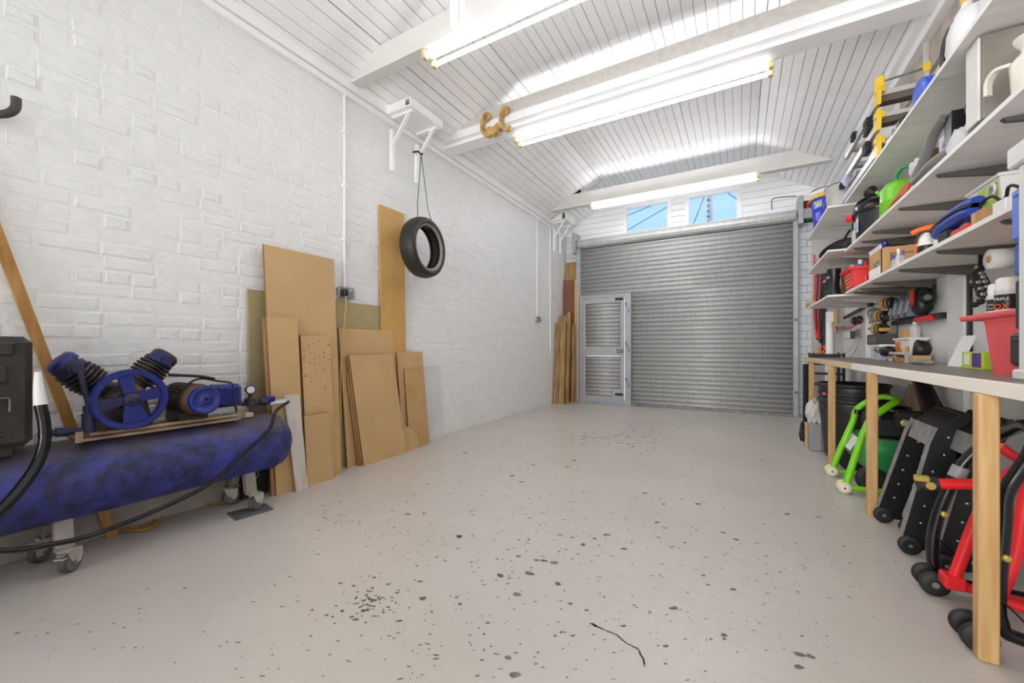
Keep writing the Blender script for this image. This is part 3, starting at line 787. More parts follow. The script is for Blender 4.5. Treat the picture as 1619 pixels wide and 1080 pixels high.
b = MB(); b.tube([(-2.72, 1.33, .66), (-2.72, 1.6, .635)], .014, 8); b.cyl((-2.72, 1.42, .56), (-2.72, 1.42, .66), .016, seg=10); b.box((-2.75, 1.38, .63), (-2.69, 1.44, .69), .01); b.cyl((-2.72, 1.46, .655), (-2.72, 1.5, .65), .022, seg=8); b.cyl((-2.72, 1.41, .68), (-2.72, 1.41, .72), .012, seg=8)
mf = part('manifold', b, OILY, T)
b = MB(); b.lathe([(.026, 0), (.03, .004), (.03, .02), (.026, .026)], (-2.73, 1.41, .74), (1, -.3, 0), 18); b.lathe([(.022, .0), (.022, .0275)], (-2.73, 1.41, .74), (1, -.3, 0), 18, 1); part('pressure_gauge', b, [BLUE, WPLAST], mf)
b = MB(); b.box((-2.74, 1.5, .63), (-2.7, 1.56, .685), .008); part('valve', b, BLUE, mf)
for k in range(3):
    b = MB(); p = Vector((-2.68 - .03 * k, 1.56 + .02 * k, .635 + .005 * k)); b.cyl(p - Vector((0, .05, 0)), p + Vector((.02, .05, .004)), .011, .009, 10); b.cyl(p + Vector((.02, .05, .004)), p + Vector((.024, .062, .005)), .007, seg=8); part('air_outlet', b, STEEL, mf)
b = MB(); b.box((-2.78, 1.27, .57), (-2.66, 1.4, .6), .006); part('valve_pad', b, mat('pale_pad', '#b9aa98', .7, var=.1), T)

# hose from the outlets, sweeping down in front of the tank and along the floor
b = MB(); pts = [(-2.66, 1.62, .64), X(436, 651, -2.56), X(425, 680, -2.525), X(380, 722, -2.50), X(330, 766, -2.47), X(250, 806, -2.44), X(150, 845, -2.42), X(80, 861, -2.40), X(0, 871, -2.38), (-2.36, .1, .39)]
b.tube(pts, .0105, 8, sub=5); one('air_hose', b, BLACKG, 'long thin black air hose drooping from the outlets across the blue tank', 'hose')
# black casing standing on the tank
T = thing('equipment_case', 'grimy black plastic casing with a recessed handle standing on the tank', 'case', (-2.63, .3, .573))
GRIME = mat('grimy_black', '#2a2522', .45, col2='#4b4038', vscale=6, lo=.45, hi=.85)
b = MB(); b.box((-2.76, .08, .6), (-2.535, .47, 1.05), .025); b.box((-2.72, .12, .555), (-2.58, .43, .62), .01); bd = part('body', b, GRIME, T)
b = MB(); b.box((-2.55, .1, .86), (-2.515, .4, .93), .008); part('rib', b, GRIME, T)
b = MB(); b.box((-2.545, .1, .97), (-2.525, .42, 1.03), .01); part('rim', b, GRIME, T)
b = MB(); b.tube([(-2.53, .2, .805), (-2.527, .398, .805), (-2.527, .405, .80), (-2.527, .405, .75)], .0045, 6); part('wire_catch', b, DSTEEL, T)
b = MB(); b.tube([(-2.6, .34, 1.045), (-2.57, .352, 1.075), (-2.545, .36, 1.06), (-2.54, .36, .98)], .01, 8, sub=4); part('handle', b, BLACK, T)
b = MB(); b.tube([(-2.53, .15, .64), (-2.525, .3, .655), (-2.525, .39, .66)], .008, 6, sub=3); part('pipe_rib', b, GRIME, T)
T = thing('vacuum_hose', 'thick black hose with a pale cuff hanging beside the black casing', 'hose', X(62, 640, -2.5))
b = MB(); b.tube([X(64, 640, -2.5), X(70, 670, -2.49), X(70, 700, -2.48), X(58, 735, -2.45), X(30, 775, -2.40), X(0, 808, -2.36), X(-40, 840, -2.33)], .019, 10, sub=6); part('tube', b, BLACKG, T)
b = MB(); b.tube([X(60, 588, -2.51), X(61, 612, -2.505), X(64, 640, -2.5)], [.010, .016, .021], 12, sub=3); part('cuff', b, WPLAST, T, 'pale plastic cuff')
# pole leaning behind the tank
b = MB(); p0 = Vector((-2.9, .81, .0)); p1 = Vector((-2.945, .34, 1.9)); b.strip([p0, p1], (0, 1, 0), .042, .02)
one('timber_batten', b, mat('varnished_pole', '#c09250', .45, col2='#9a6c33', vscale=6, stretch=(3, 3, .5)), 'varnished wooden batten leaning on the wall behind the compressor', 'batten')
# yellow extension flex coiled under the tank
b = MB(); yel = mat('yellow_flex', '#b98a2e', .5)
pts = [Z(150, 848, .01), Z(230, 830, .01), Z(262, 808, .012), Z(300, 790, .012), Z(350, 778, .012), Z(390, 775, .012), Z(370, 790, .014), Z(310, 800, .016), Z(255, 818, .016), Z(240, 835, .012), Z(200, 838, .012), Z(215, 826, .018), Z(280, 800, .02), Z(340, 784, .02), Z(385, 782, .018), Z(400, 776, .012)]
b.tube([(p.x, p.y, p.z) for p in pts], .006, 6, sub=5); one('extension_flex', b, yel, 'yellow electric flex lying in loops on the floor under the tank', 'cable')
b = MB(); pts = [Z(358, 812, .0), Z(372, 824, .0), Z(433, 806, .0), Z(420, 797, .0)]
b.prism([(p.x, p.y) for p in pts], (0, 0, .0005), (1, 0, 0), (0, 1, 0), (0, 0, .004)); one('rubber_strip', b, mat('worn_rubber_mat', '#5d5b5a', .75, var=.2, vscale=20), 'dark strip of matting lying under the far front castor', 'mat')
b = MB(); b.box((-2.93, 1.42, 0), (-2.86, 1.6, .27), .01); bx = one('storage_box', b, mat('dark_box', '#2f2b29', .6), 'small dark box with a ring pull behind the far castor', 'box')
b = MB(); b.tube([(-2.85 + .003, 1.5 + .025 * math.cos(a), .15 + .025 * math.sin(a)) for a in [k * PI / 6 for k in range(12)]], .004, 6, closed=True); part('ring_pull', b, STEEL, bx)

# ---------------------------------------------------------------- on and along the left wall
PIPE = WHITE2
def conduit(y, z0, z1, label):
    b = MB(); b.cyl((XL + .018, y, z0), (XL + .018, y, z1), .011, seg=8)
    t = one('conduit', b, PIPE, label, 'pipe', None)
    for k in range(3):
        z = z0 + (z1 - z0) * (.25 + .28 * k); c = MB(); c.box((XL, y - .022, z - .01), (XL + .033, y + .022, z + .01), .004); part('pipe_clip', c, PIPE, t)
    return t
conduit(2.29, 1.52, 3.18, 'white painted conduit running down the brick wall to the plugged socket')
conduit(6.06, 1.53, 3.18, 'white painted conduit nearer the camera of the far pair')
conduit(6.6, .9, 3.18, 'white painted conduit by the far corner of the wall')
def socket(y0, y1, z0, z1, label, plug=False):
    t = thing('wall_socket', label, 'socket', (XL, (y0 + y1) / 2, z0))
    b = MB(); b.box((XL, y0, z0), (XL + .035, y1, z1), .004); part('back_box', b, STEEL, t)
    b = MB(); b.box((XL + .035, y0 - .002, z0 - .002), (XL + .04, y1 + .002, z1 + .002), .002); part('face_plate', b, STEEL, t)
    for k in (.28, .72):
        yy = y0 + (y1 - y0) * k; b = MB(); b.box((XL + .038, yy - .008, z1 - .03), (XL + .046, yy + .008, z1 - .012), .002); part('rocker_switch', b, WPLAST if k > .5 else BLACK, t)
    return t
socket(2.225, 2.375, 1.435, 1.525, 'metal double wall socket with a black plug above the boards')
socket(6.03, 6.18, 1.46, 1.54, 'metal double wall socket empty on the far brickwork')
T = thing('plug', 'black mains plug with yellow flex in the nearer socket', 'plug', (XL + .05, 2.262, 1.45))
b = MB(); b.box((XL + .045, 2.24, 1.447), (XL + .085, 2.285, 1.505), .01); part('plug_body', b, BLACK, T)
b = MB(); b.tube([(XL + .07, 2.262, 1.45), (XL + .08, 2.258, 1.38), (XL + .085, 2.24, 1.25), (XL + .09, 2.228, 1.15), (XL + .09, 2.2, .9), (XL + .1, 2.19, .4)], .0045, 6, sub=4); part('flex', b, mat('yellow_cable', '#d9b43e', .5), T)
# hook at the left edge
b = MB(); b.tube([(XL, .40, 2.045), (-2.9, .425, 2.05), (-2.88, .455, 2.065), (-2.88, .477, 2.1), (-2.88, .48, 2.15)], .017, 10, sub=4); one('wall_hook', b, mat('iron_hook', '#4a4542', .5, .4), 'dark iron hook curving up from the brick wall', 'hook')
# boxed shelves on gallows brackets
def duct(y0, y1, z0, z1, x0, x1, br, label):
    t = thing('boxed_shelf', label, 'shelf', (x0, (y0 + y1) / 2, z0), 'boxed shelves near the ceiling')
    b = MB(); h = .012
    b.box((x0, y0, z0), (x1, y1, z0 + h)); b.box((x0, y0, z1 - h), (x1, y1, z1)); b.box((x1 - h, y0, z0 + h), (x1, y1, z1 - h)); b.box((x0, y1 - h, z0 + h), (x1 - h, y1, z1 - h)); b.box((x0, y0, z0 + h), (x1 - .07, y0 + h, z1 - h)); part('casing', b, WHITE2, t)
    for yb in br:
        b = MB(); b.box((XL + .036, yb - .02, z0 - .52), (XL + .07, yb + .02, z0 - .12), .003); b.strip([(XL + .06, yb, z0 - .28), (x1 - .07, yb, z0 - .012)], (0, 1, 0), .03, .022); b.box((XL + .06, yb - .018, z0 - .024), (x1 - .03, yb + .018, z0 - .002), .002); part('bracket', b, WHITE2, t)
duct(2.74, 3.2, 3.235, 3.315, -2.93, -2.62, (2.8, 3.14), 'white boxed shelf on two brackets with an open dark end above the tyre')
duct(6.62, 7.05, 3.29, 3.42, -2.93, -2.66, (6.7, 6.98), 'white boxed shelf on brackets in the far left corner over the shutter end')
# tyre on a rope
T = thing('motorcycle_tyre', 'bald black motorcycle tyre hanging on a rope against the wall', 'tyre', (-2.75, 3.02, 1.7))
TY = mat('tyre_rubber', '#211f1d', .5, col2='#2c2824', vscale=6)
tx, ty, tz, RO = -2.725, 3.03, 2.0, .297
pr = [(.205, -.058), (.212, -.066), (.235, -.082), (.262, -.088), (.281, -.07), (.292, -.04), (RO, 0), (.292, .04), (.281, .07), (.262, .088), (.235, .082), (.212, .066), (.205, .058), (.208, .05), (.23, .06), (.255, .066), (.272, .03), (.275, 0), (.272, -.03), (.255, -.066), (.23, -.06), (.208, -.05), (.205, -.058)]
b = MB(); R = []
axd = Vector((1, .12, 0)).normalized(); e1 = Vector((-axd.y, axd.x, 0)); e2 = Vector((0, 0, 1)); N = 48
for r, h in pr: R.append([Vector((tx, ty, tz)) + axd * h + (e1 * math.cos(2 * PI * k / N) + e2 * math.sin(2 * PI * k / N)) * r for k in range(N)])
b.rings(R, True, False, False, 0, True); part('tread', b, TY, T)
b = MB(); R = []
for r, h in ((.206, .0585), (.214, .068), (.222, .0745), (.228, .077)): R.append([Vector((tx, ty, tz)) + axd * (h + .001) + (e1 * math.cos(2 * PI * k / N) + e2 * math.sin(2 * PI * k / N)) * r for k in range(N)])
b.rings(R, True, False, False, 0, True); part('bead', b, mat('worn_bead', '#8d8a86', .5), T, 'grey worn bead')
b = MB(); hk = Vector((-2.82, 3.1, 2.985))
b.tube([hk, (-2.75, 2.97, 2.4), (-2.74, 2.965, tz + .29), (-2.73, 2.97, tz + .20), (-2.70, 3.03, tz + .195), (-2.66, 3.09, tz + .205), (-2.665, 3.09, tz + .25), (-2.72, 3.09, 2.4), hk], .0045, 6)
one('rope', b, mat('green_rope', '#5f6f62', .7), 'thin green rope looped through the tyre up to a hook', 'rope')
b = MB(); b.tube([(XL + .04, 3.1, 3.03), (-2.86, 3.1, 3.02), (-2.83, 3.1, 2.99), (-2.815, 3.1, 2.975), (-2.8, 3.1, 2.99)], .009, 7, sub=3); one('rope_hook', b, BLACK, 'small black hook under the boxed shelf holding the rope', 'hook')
# trolley on the steel beam
T = thing('beam_trolley', 'yellow cast trolley clamped on the steel roof beam', 'trolley', (-2.2, 3.65, 3.2), None)
TR = mat('trolley_ochre', '#cfa864', .5, .1, col2='#96733f', vscale=14, lo=.4, hi=.7)
for x, sg in ((-2.335, 1), (-2.105, .8)):
    b = MB(); b.lathe([(.03, 0), (.05, .004), (.05, .016), (.03, .022), (.016, .022), (.016, .03)], (x + .02, 3.55, 3.44), (0, -1, 0), 18)
    pl = part('side_wheel', b, TR, T)
    b = MB(); b.strip([(x + .02, 3.525, 3.44), (x - .012, 3.52, 3.39), (x - .015, 3.52, 3.31), (x + .01, 3.52, 3.25), (x + .06, 3.53, 3.225), (x + .085, 3.54, 3.255)], (0, 1, 0), .04, .032, 0, 4); part('hook_arm', b, TR, pl)
b = MB(); b.prism([(-.1, .02), (-.06, .06), (.0, .04), (.06, .07), (.1, .02), (.05, -.03), (0, -.05), (-.05, -.02)], (-2.21, 3.5, 3.25), (1, 0, 0), (0, 0, 1), (0, .06, 0)); part('centre_block', b, TR, T)
b = MB(); b.cyl((-2.33, 3.53, 3.245), (-2.09, 3.53, 3.25), .014, seg=8); part('axle', b, DSTEEL, T)
# block hanging on the near beam
b = MB(); b.box((-1.79, 2.262, 3.29), (-1.715, 2.33, 3.52), .003); b.box((-1.712, 2.27, 3.29), (-1.70, 2.33, 3.6), .002); one('hanger_block', b, WHITE2, 'white timber block fixed to the near tie beam', 'timber block')
# timber in the far corner
OLD = mat('old_timber', '#a98a5c', .65, col2='#7f6340', vscale=5, stretch=(5, 5, .5))
OLD2 = mat('old_timber_pale', '#b7955f', .65, col2='#93703f', vscale=5, stretch=(5, 5, .5))
def post(label, x0, x1, y0, y1, h, mt, lx=0, ly=.03):
    b = MB(); f = [(x0, y0, 0), (x1, y0, 0), (x1, y1, 0), (x0, y1, 0)]; t_ = [(p[0] + lx, p[1] + ly, h) for p in f]
    b.add(f + t_, [(0, 1, 2, 3), (7, 6, 5, 4), (0, 4, 5, 1), (1, 5, 6, 2), (2, 6, 7, 3), (3, 7, 4, 0)]); one('timber_post', b, mt, label, 'timber')
post('front left of the two short brown timbers in the far corner', -2.95, -2.845, 6.72, 6.77, 1.475, OLD, -.01, .12)
post('front right of the two short brown timbers in the far corner', -2.843, -2.755, 6.735, 6.785, 1.475, OLD2, -.01, .12)
post('dark headed timber just behind the two short corner timbers', -2.95, -2.79, 6.9, 6.95, 1.62, OLD, -.01, .1)
post('slim timber of middle height right of the dark headed one', -2.785, -2.73, 6.9, 6.96, 1.68, OLD2, 0, .1)
post('thin timber slip standing right of the short pair', -2.75, -2.7, 6.82, 6.86, .85, OLD, 0, .03)
post('tallest light board in the far corner against the wall', -2.94, -2.7, 7.2, 7.23, 2.67, OLD2, -.0, .12)
post('brown faced board second tallest in the far corner', -2.945, -2.71, 7.12, 7.15, 2.32, mat('brown_board', '#7d5238', .55, var=.08), -.005, .12)
post('narrow pale board by the shutter guide', -2.705, -2.65 - .01, 7.17, 7.21, 2.3, mat('golden_strip', '#c99f57', .6), 0, .0)
post('brown board of middle height by the shutter guide', -2.72, -2.65 - .01, 7.02, 7.05, 1.45, OLD, 0, .05)
# ---------------------------------------------------------------- right wall : pilasters, pipe, panels
b = MB(); b.box((1.195, 3.5, 0), (1.23, 3.735, 2.9), .004); struct('trim_11', b, WHITE)
b = MB(); b.box((1.195, 5.06, .9), (1.23, 5.36, 2.9), .004); b.box((1.18, 5.62, .9), (1.23, 5.78, 1.6), .004); struct('trim_12', b, WHITE)
b = MB(); b.box((1.205, 3.46, .92), (1.222, 3.495, 1.9)); struct('trim_13', b, BLACK)
b = MB(); b.box((.88, 6.9, 0), (1.23, 6.94, 2.75), .004); struct('trim_14', b, mat('grey_panel', '#b5b1ad', .6, var=.05))
b = MB(); b.cyl((1.06, 6.86, 0), (1.06, 6.86, 1.42), .045, seg=16); b.box((1.02, 6.8, 1.36), (1.1, 6.9, 1.5), .004)
one('downpipe', b, WHITE2, 'white painted pipe standing in the far right corner past the bench', 'pipe')
b = MB(); b.box((1.10, 6.78, 1.3), (1.14, 6.83, 1.55), .003); b.box((1.10, 6.79, 1.22), (1.12, 6.85, 1.31)); one('pipe_batten', b, TIMBER, 'short raw timber batten fixed beside the top of the corner pipe', 'batten')
# ---------------------------------------------------------------- workbench
WTOP = mat('bench_top_grey', '#75706b', .4, col2='#918b84', vscale=4, stretch=(1, 4, 1), lo=.3, hi=.8)
T = thing('workbench', 'long workbench with a worn grey top and square pine legs along the right wall', 'workbench', (.95, 3.3, 0))
b = MB(); b.box((.70, .7, .862), (1.215, 6.04, .9), .003); part('worktop', b, WTOP, T)
b = MB(); b.box((.68, .7, .855), (.70, 3.6, .9), .002); part('edge_strip', b, mat('whitened_pine', '#ebe4d8', .6, var=.06, vscale=3, stretch=(1, .4, 3)), T, 'white painted front edge')
b = MB(); b.box((.68, 3.602, .855), (.70, 6.04, .9), .002); part('edge_strip', b, mat('raw_pine', '#d4bd94', .6, var=.08, vscale=3, stretch=(1, .4, 3)), T, 'bare timber front edge')
b = MB(); b.box((1.17, .8, .8), (1.21, 6.0, .86), .002); part('wall_rail', b, TIMBER, T)
for y in (1.853, 3.13, 4.33, 5.44):
    b = MB(); b.box((.667, y, 0), (.715, y + .045, .855), .005); part('leg', b, TIMBER, T)
# ---------------------------------------------------------------- shelves and brackets
ZS = {1: 2.33, 2: 1.885, 3: 1.497}
ZF = {1: 2.315, 2: 1.905, 3: 1.485}
nm = {1: 'top', 2: 'middle', 3: 'bottom'}
DARKB = mat('bracket_grey', '#5c5854', .5, .2, var=.08)  # dark grey of the brackets and wall uprights themselves
PALEB = mat('bracket_pale', '#b9b6b2', .5, .1)
EDGE = mat('shelf_edge_white', '#e9e8e6', .5)
def shelf(x0, y0, y1, z, label):
    b = MB(); b.box((x0 + .004, y0, z), (1.218, y1, z + .018), .0015); o = one('wall_shelf', b, PLY, label, 'shelf', 'white board shelves on the right wall')
    e = MB(); e.box((x0, y0 + .001, z - .001), (x0 + .004, y1 - .001, z + .019)); part('edge_band', e, EDGE, o)
def bracket(y, z, tip, m, label):
    b = MB(); b.prism([(1.2, -.002), (tip, -.002), (tip + .012, -.014), (1.2, -.062)], (0, y - .012, z), (1, 0, 0), (0, 0, 1), (0, .024, 0)); b.box((1.196, y - .016, z - .1), (1.218, y + .016, z - .002), .002)
    one('shelf_bracket', b, m, label, 'bracket', 'brackets under the wall shelves')
for k in (1, 2, 3):
    shelf(.84, 2.76, 4.70, ZS[k], 'white %s shelf board over the middle of the workbench' % nm[k])
    shelf(.835, .6, 2.755, ZS[k] - .006, 'white %s shelf board over the near end of the workbench' % nm[k])
    shelf(.72, 4.715, 6.04, ZF[k], 'deeper white %s shelf board at the far end by the shutter' % nm[k])
    for y in (5.0, 5.5): bracket(y, ZF[k], .86, PALEB, 'pale bracket under the far %s shelf, %s' % (nm[k], 'its nearer one' if y == 5.0 else 'nearest the shutter'))
    if k > 1:
        for j, y in enumerate((4.55, 4.3, 3.98, 3.40, 2.84, 2.26)):
            bracket(y, ZS[k] - (.006 if y < 2.76 else 0), .872, DARKB, 'dark tapered bracket under the %s shelf, number %s from its far end' % (nm[k], ('one', 'two', 'three', 'four', 'five', 'six')[j]))
for y, l in ((2.84, 'dark slotted upright on the wall behind the blue padded tool'), (4.0, 'dark slotted upright on the wall behind the carton')):
    b = MB(); b.box((1.205, y - .016, 1.55), (1.219, y + .016, 2.3), .002); one('wall_upright', b, DARKB, l, 'upright')

# ---------------------------------------------------------------- small builders for what stands on the shelves
def wbox(name, label, cat, lo, hi, m, bev=.004, group=None, parts=()):
    t = thing(name, label, cat, ((lo[0] + hi[0]) / 2, (lo[1] + hi[1]) / 2, lo[2]), group)
    b = MB(); b.box(lo, hi, bev); part('body', b, m, t)
    for (n, l2, h2, m2) in parts:
        b = MB(); b.box(l2, h2, min(.002, bev)); part(n, b, m2, t)
    return t
def bottle(x, y, z, r, h, m, capm, label, cap=.25, neck=.4):
    t = thing('bottle', label, 'bottle', (x, y, z)); hb = h * (1 - cap)
    b = MB(); b.lathe([(r * .92, 0), (r, .006), (r, hb * .72), (r * .85, hb * .84), (r * neck, hb * .95), (r * neck, hb)], (x, y, z), (0, 0, 1), 16); part('body', b, m, t)
    b = MB(); b.lathe([(r * neck * 1.2, hb), (r * neck * 1.2, h * .98), (r * neck, h)], (x, y, z), (0, 0, 1), 12); part('cap', b, capm, t)
    return t
CLEAR = glass_mat('clear_plastic', (.93, .93, .95), .1, .3, '#d5d5da')
CLOUD = glass_mat('cloudy_plastic', (.9, .9, .88), .08, .6, '#e4e2dc')
z1, z2, z3 = ZS[1] + .018, ZS[2] + .018, ZS[3] + .018
f1, f2, f3 = ZF[1] + .018, ZF[2] + .018, ZF[3] + .018
# far top shelf : bucket and steel pot, tool on the wall
VIO = mat('bucket_blue', '#3a40c8', .35, var=.08)
T = thing('bucket', 'bright blue bucket with a yellow rim standing at the far end of the top shelf', 'bucket', (.90, 5.68, f1))
o = Vector((.90, 5.68, f1)); b = MB(); b.lathe([(.15, 0), (.158, .01), (.19, .36), (.196, .37), (.2, .43), (.186, .43), (.178, .36), (.145, .012)], o, (0, 0, 1), 32); part('body', b, VIO, T)
b = MB(); b.lathe([(.197, .345), (.206, .35), (.206, .38), (.197, .384)], o, (0, 0, 1), 32, 0, True, False, False); part('rim_band', b, YELLOW, T)
b = MB(); b.lathe([(.2, .385), (.207, .39), (.207, .43), (.19, .434)], o, (0, 0, 1), 32, 0, True, False, False); part('white_rim', b, WPLAST, T, 'pale rim')
b = MB(); b.tube([o + Vector((-.2, -.02, .43)), o + Vector((-.15, .0, .475)), o + Vector((0, .02, .50)), o + Vector((.15, .03, .475)), o + Vector((.2, .04, .43))], .007, 6, sub=5); part('bail_handle', b, BLACK, T)
pts = [[o + Vector((r_ * math.cos(-2.75 + k * .09), r_ * math.sin(-2.75 + k * .09), z_)) for k in range(7)] for r_, z_ in ((.1805, .24), (.187, .315))]
b = MB(); b.rings(pts, False, False, False, 0, True); part('label', b, mat('label_pale', '#c9d6d8', .5, col2='#6e8f86', vscale=40), T)
pts = [[o + Vector((r_ * math.cos(-2.7 + k * .08), r_ * math.sin(-2.7 + k * .08), z_)) for k in range(6)] for r_, z_ in ((.1685, .1), (.1765, .19))]
b = MB(); b.rings(pts, False, False, False, 0, True); part('printed_mark', b, mat('faded_print', '#8f92e0', .5, col2='#4448c8', vscale=45), T)
T = thing('stock_pot', 'brushed steel pot with side handle beside the blue bucket on the top shelf', 'pot', (1.0, 5.25, f1))
b = MB(); b.lathe([(.165, 0), (.18, .02), (.196, .3), (.204, .305), (.204, .312), (.19, .312), (.174, .03)], (.97, 5.2, f1), (0, 0, 1), 32); part('body', b, mat('brushed_steel', '#d9d6d1', .3, .25, var=.06), T)
b = MB(); b.tube([(.83, 5.32, f1 + .23), (.79, 5.35, f1 + .24), (.79, 5.37, f1 + .16), (.835, 5.33, f1 + .14)], .006, 6, sub=4); part('handle', b, DSTEEL, T)
b = MB(); b.lathe([(.2, .303), (.208, .31), (.2, .316)], (.97, 5.2, f1), (0, 0, 1), 32, 0, True, False, False); part('rim', b, BLACK, T)
T = thing('hung_screwdriver', 'red and green handled tool hanging by the shutter end plate', 'tool', (.85, 7.19, 2.9))
b = MB(); b.cyl((.86, 7.19, 3.02), (.86, 7.19, 3.13), .024, .018, 10); part('red_grip', b, REDP, T, 'red grip')
b = MB(); b.cyl((.86, 7.19, 2.86), (.86, 7.19, 3.02), .028, .02, 10); part('green_grip', b, mat('green_grip', '#1d7c46', .4), T, 'green grip')
b = MB(); b.box((.80, 7.2, 2.84), (.94, 7.23, 3.16), .004); part('holder', b, BLACK, T)
# far middle shelf : black pan lid ; far bottom shelf : timber offcut
T = thing('frying_pan', 'black round pan leaning on the far middle shelf', 'pan', (.86, 5.45, f2))
b = MB(); d = Vector((-.55, -.5, .75)).normalized(); b.lathe([(.02, 0), (.13, .0), (.16, .03), (.165, .05), (.158, .05), (.15, .03), (.02, .008)], (.93, 5.5, f2 + .125), d, 28); part('body', b, BLACK, T)
b = MB(); b.tube([(.97, 5.42, f2 + .25), (1.0, 5.36, f2 + .31)], .012, 8); part('handle', b, BLACK, T)
wbox('timber_offcut', 'short raw timber offcut overhanging the far end of the bottom shelf', 'offcut', (.715, 5.8, f3), (.82, 6.1, f3 + .05), TIMBER)
for i, (x, y) in enumerate(((.84, 5.35), (.83, 5.1))):
    T = thing('boot', ('black boot standing furthest along the far bottom shelf', 'black boot next to the red bin on the far bottom shelf')[i], 'boot', (x, y, f3))
    b = MB(); R = []
    for (cx, cy, cz, rx, ry) in ((x, y - .02, .0, .05, .075), (x, y - .02, .03, .055, .08), (x, y + .0, .09, .05, .06), (x, y + .02, .16, .045, .05), (x, y + .02, .24, .055, .06), (x, y + .02, .3, .058, .062)):
        R.append([(cx + rx * math.cos(2 * PI * k / 14), cy + ry * math.sin(2 * PI * k / 14), f3 + cz) for k in range(14)])
    b.rings(R); part('upper', b, mat('black_leather', '#19191b', .35, var=.3, bump=.2, bscale=30), T)
    b = MB(); b.box((x - .056, y - .1, f3), (x + .05, y + .06, f3 + .02), .008); part('sole', b, RUBBER, T)
    b = MB(); b.box((x - .062, y - .03, f3 + .2), (x - .04, y + .05, f3 + .225), .002); part('buckle_strap', b, mat('strap_grey', '#8f8d8c', .5), T)
b = MB(); b.box((.95, 5.0, f3 + .28), (1.15, 5.5, f3 + .30), .002); b.box((.95, 5.0, f3), (.97, 5.5, f3 + .29), .002); one('board_stand', b, mat('brown_ply', '#8d6a45', .7), 'brown board propped behind the black boots', 'board')
# red bin full of odds and ends on the bottom shelf
def bin_(label, x0, x1, y0, y1, z, h, tp, m, lipw=.02, rim=.03):
    t = thing('storage_bin', label, 'bin', ((x0 + x1) / 2, (y0 + y1) / 2, z)); b = MB()
    def rc(i, zz): return [(x0 + i, y0 + i, zz), (x1 - i, y0 + i, zz), (x1 - i, y1 - i, zz), (x0 + i, y1 - i, zz)]
    b.rings([rc(tp, z), rc(tp * .3, z + h * .7), rc(0, z + h), rc(.004, z + h), rc(tp + .004, z + .008)], True, True, True, 0, False); part('body', b, m, t)
    b = MB(); b.rings([rc(.0, z + h - rim), rc(-lipw, z + h - rim + .004), rc(-lipw, z + h), rc(.0, z + h)], True, False, False, 0, False); part('lip', b, m, t)
    return t
RBIN = mat('red_bin_plastic', '#e83a36', .4, var=.05)
T = bin_('red plastic bin full of odds and ends on the bottom shelf', .87, 1.12, 4.62, 4.95, z3, .22, .03, RBIN)
b = MB()
for k in range(5): zz = z3 + .03 + k * .032; b.strip([(.868 + .026 * (1 - (zz - z3) / .2), y, zz + .006 * math.sin(y * 60)) for y in (4.66, 4.72, 4.78, 4.84, 4.9)], (0, 0, 1), .008, .003)
part('wear_stripe', b, mat('worn_pale_red', '#efb29a', .6), T)['kind'] = 'stuff'
bottle(.95, 4.7, z3 + .13, .035, .16, mat('bright_blue_bottle', '#2f84d8', .35), WPLAST, 'bright blue bottle lying at the top of the red bin').rotation_euler = (0, .0, 0)
for i, (x, y, c, l) in enumerate(((.98, 4.66, REDP, 'red capped tube poking out of the red bin'), (.92, 4.84, mat('pale_yellow', '#d9cf8e', .5), 'pale yellow bottle poking out of the red bin'), (1.04, 4.68, mat('tomato', '#d8523f', .5), 'rust red container at the back of the red bin'))):
    bottle(x, y, z3 + .05, .03, .22, c, WPLAST if i else REDP, l)
# carton with open flaps
T = thing('cardboard_carton', 'open cardboard carton with printed white flaps on the bottom shelf', 'carton', (1.03, 3.98, z3))
cx0, cx1, cy0, cy1, ch = .89, 1.12, 3.83, 4.14, .21
b = MB(); b.box((cx0, cy0, z3), (cx1, cy0 + .005, z3 + ch)); b.box((cx0, cy1 - .005, z3), (cx1, cy1, z3 + ch)); b.box((cx0, cy0, z3), (cx0 + .005, cy1, z3 + ch)); b.box((cx1 - .005, cy0, z3), (cx1, cy1, z3 + ch)); b.box((cx0, cy0, z3), (cx1, cy1, z3 + .005)); part('body', b, CARD, T)
b = MB(); b.prism([(0, 0), (.2, 0), (.19, -.1), (.01, -.1)], (cx0 + .015, cy0 - .002, z3 + ch + .005), (1, 0, 0), (0, -.25, 1), (0, -.004, 0)); part('flap', b, CARD, T)
b = MB(); b.prism([(0, 0), (.3, 0), (.28, -.11), (.02, -.11)], (cx0 - .002, cy0 + .0, z3 + ch + .03), (0, 1, 0), (-.3, 0, 1), (-.004, 0, 0)); f_ = part('flap', b, PAPER, T, 'white printed flap')
b = MB(); b.box((cx0 - .006, cy0 + .02, z3 + .01), (cx0, cy1 - .02, z3 + .09), .001); pl = part('printed_panel', b, PAPER, T, 'white printed side')
b = MB(); b.box((cx0 - .008, cy0 + .05, z3 + .098), (cx0 - .001, cy0 + .16, z3 + .128)); part('shipping_label', b, mat('label_grey', '#a7a6a6', .6, col2='#55565a', vscale=60), T)
b = MB(); b.box((cx0 + .05, cy0 - .003, z3 + .06), (cx0 + .056, cy0 + .0, z3 + .17)); b.box((cx0 + .05, cy0 - .003, z3 + .165), (cx1 - .02, cy0 + .0, z3 + .17)); part('seam', b, mat('carton_seam_brown', '#6d5230', .8), T)  # seam drawn as dark brown strips on the near side
b = MB(); crumple(b, (.93, 3.96, z3 + ch + .03), (.03, .055, .028), 2, .35); one('blue_bag', b, mat('navy_film', '#2a2580', .3, var=.3), 'crumpled dark blue bag on top of the carton', 'bag')
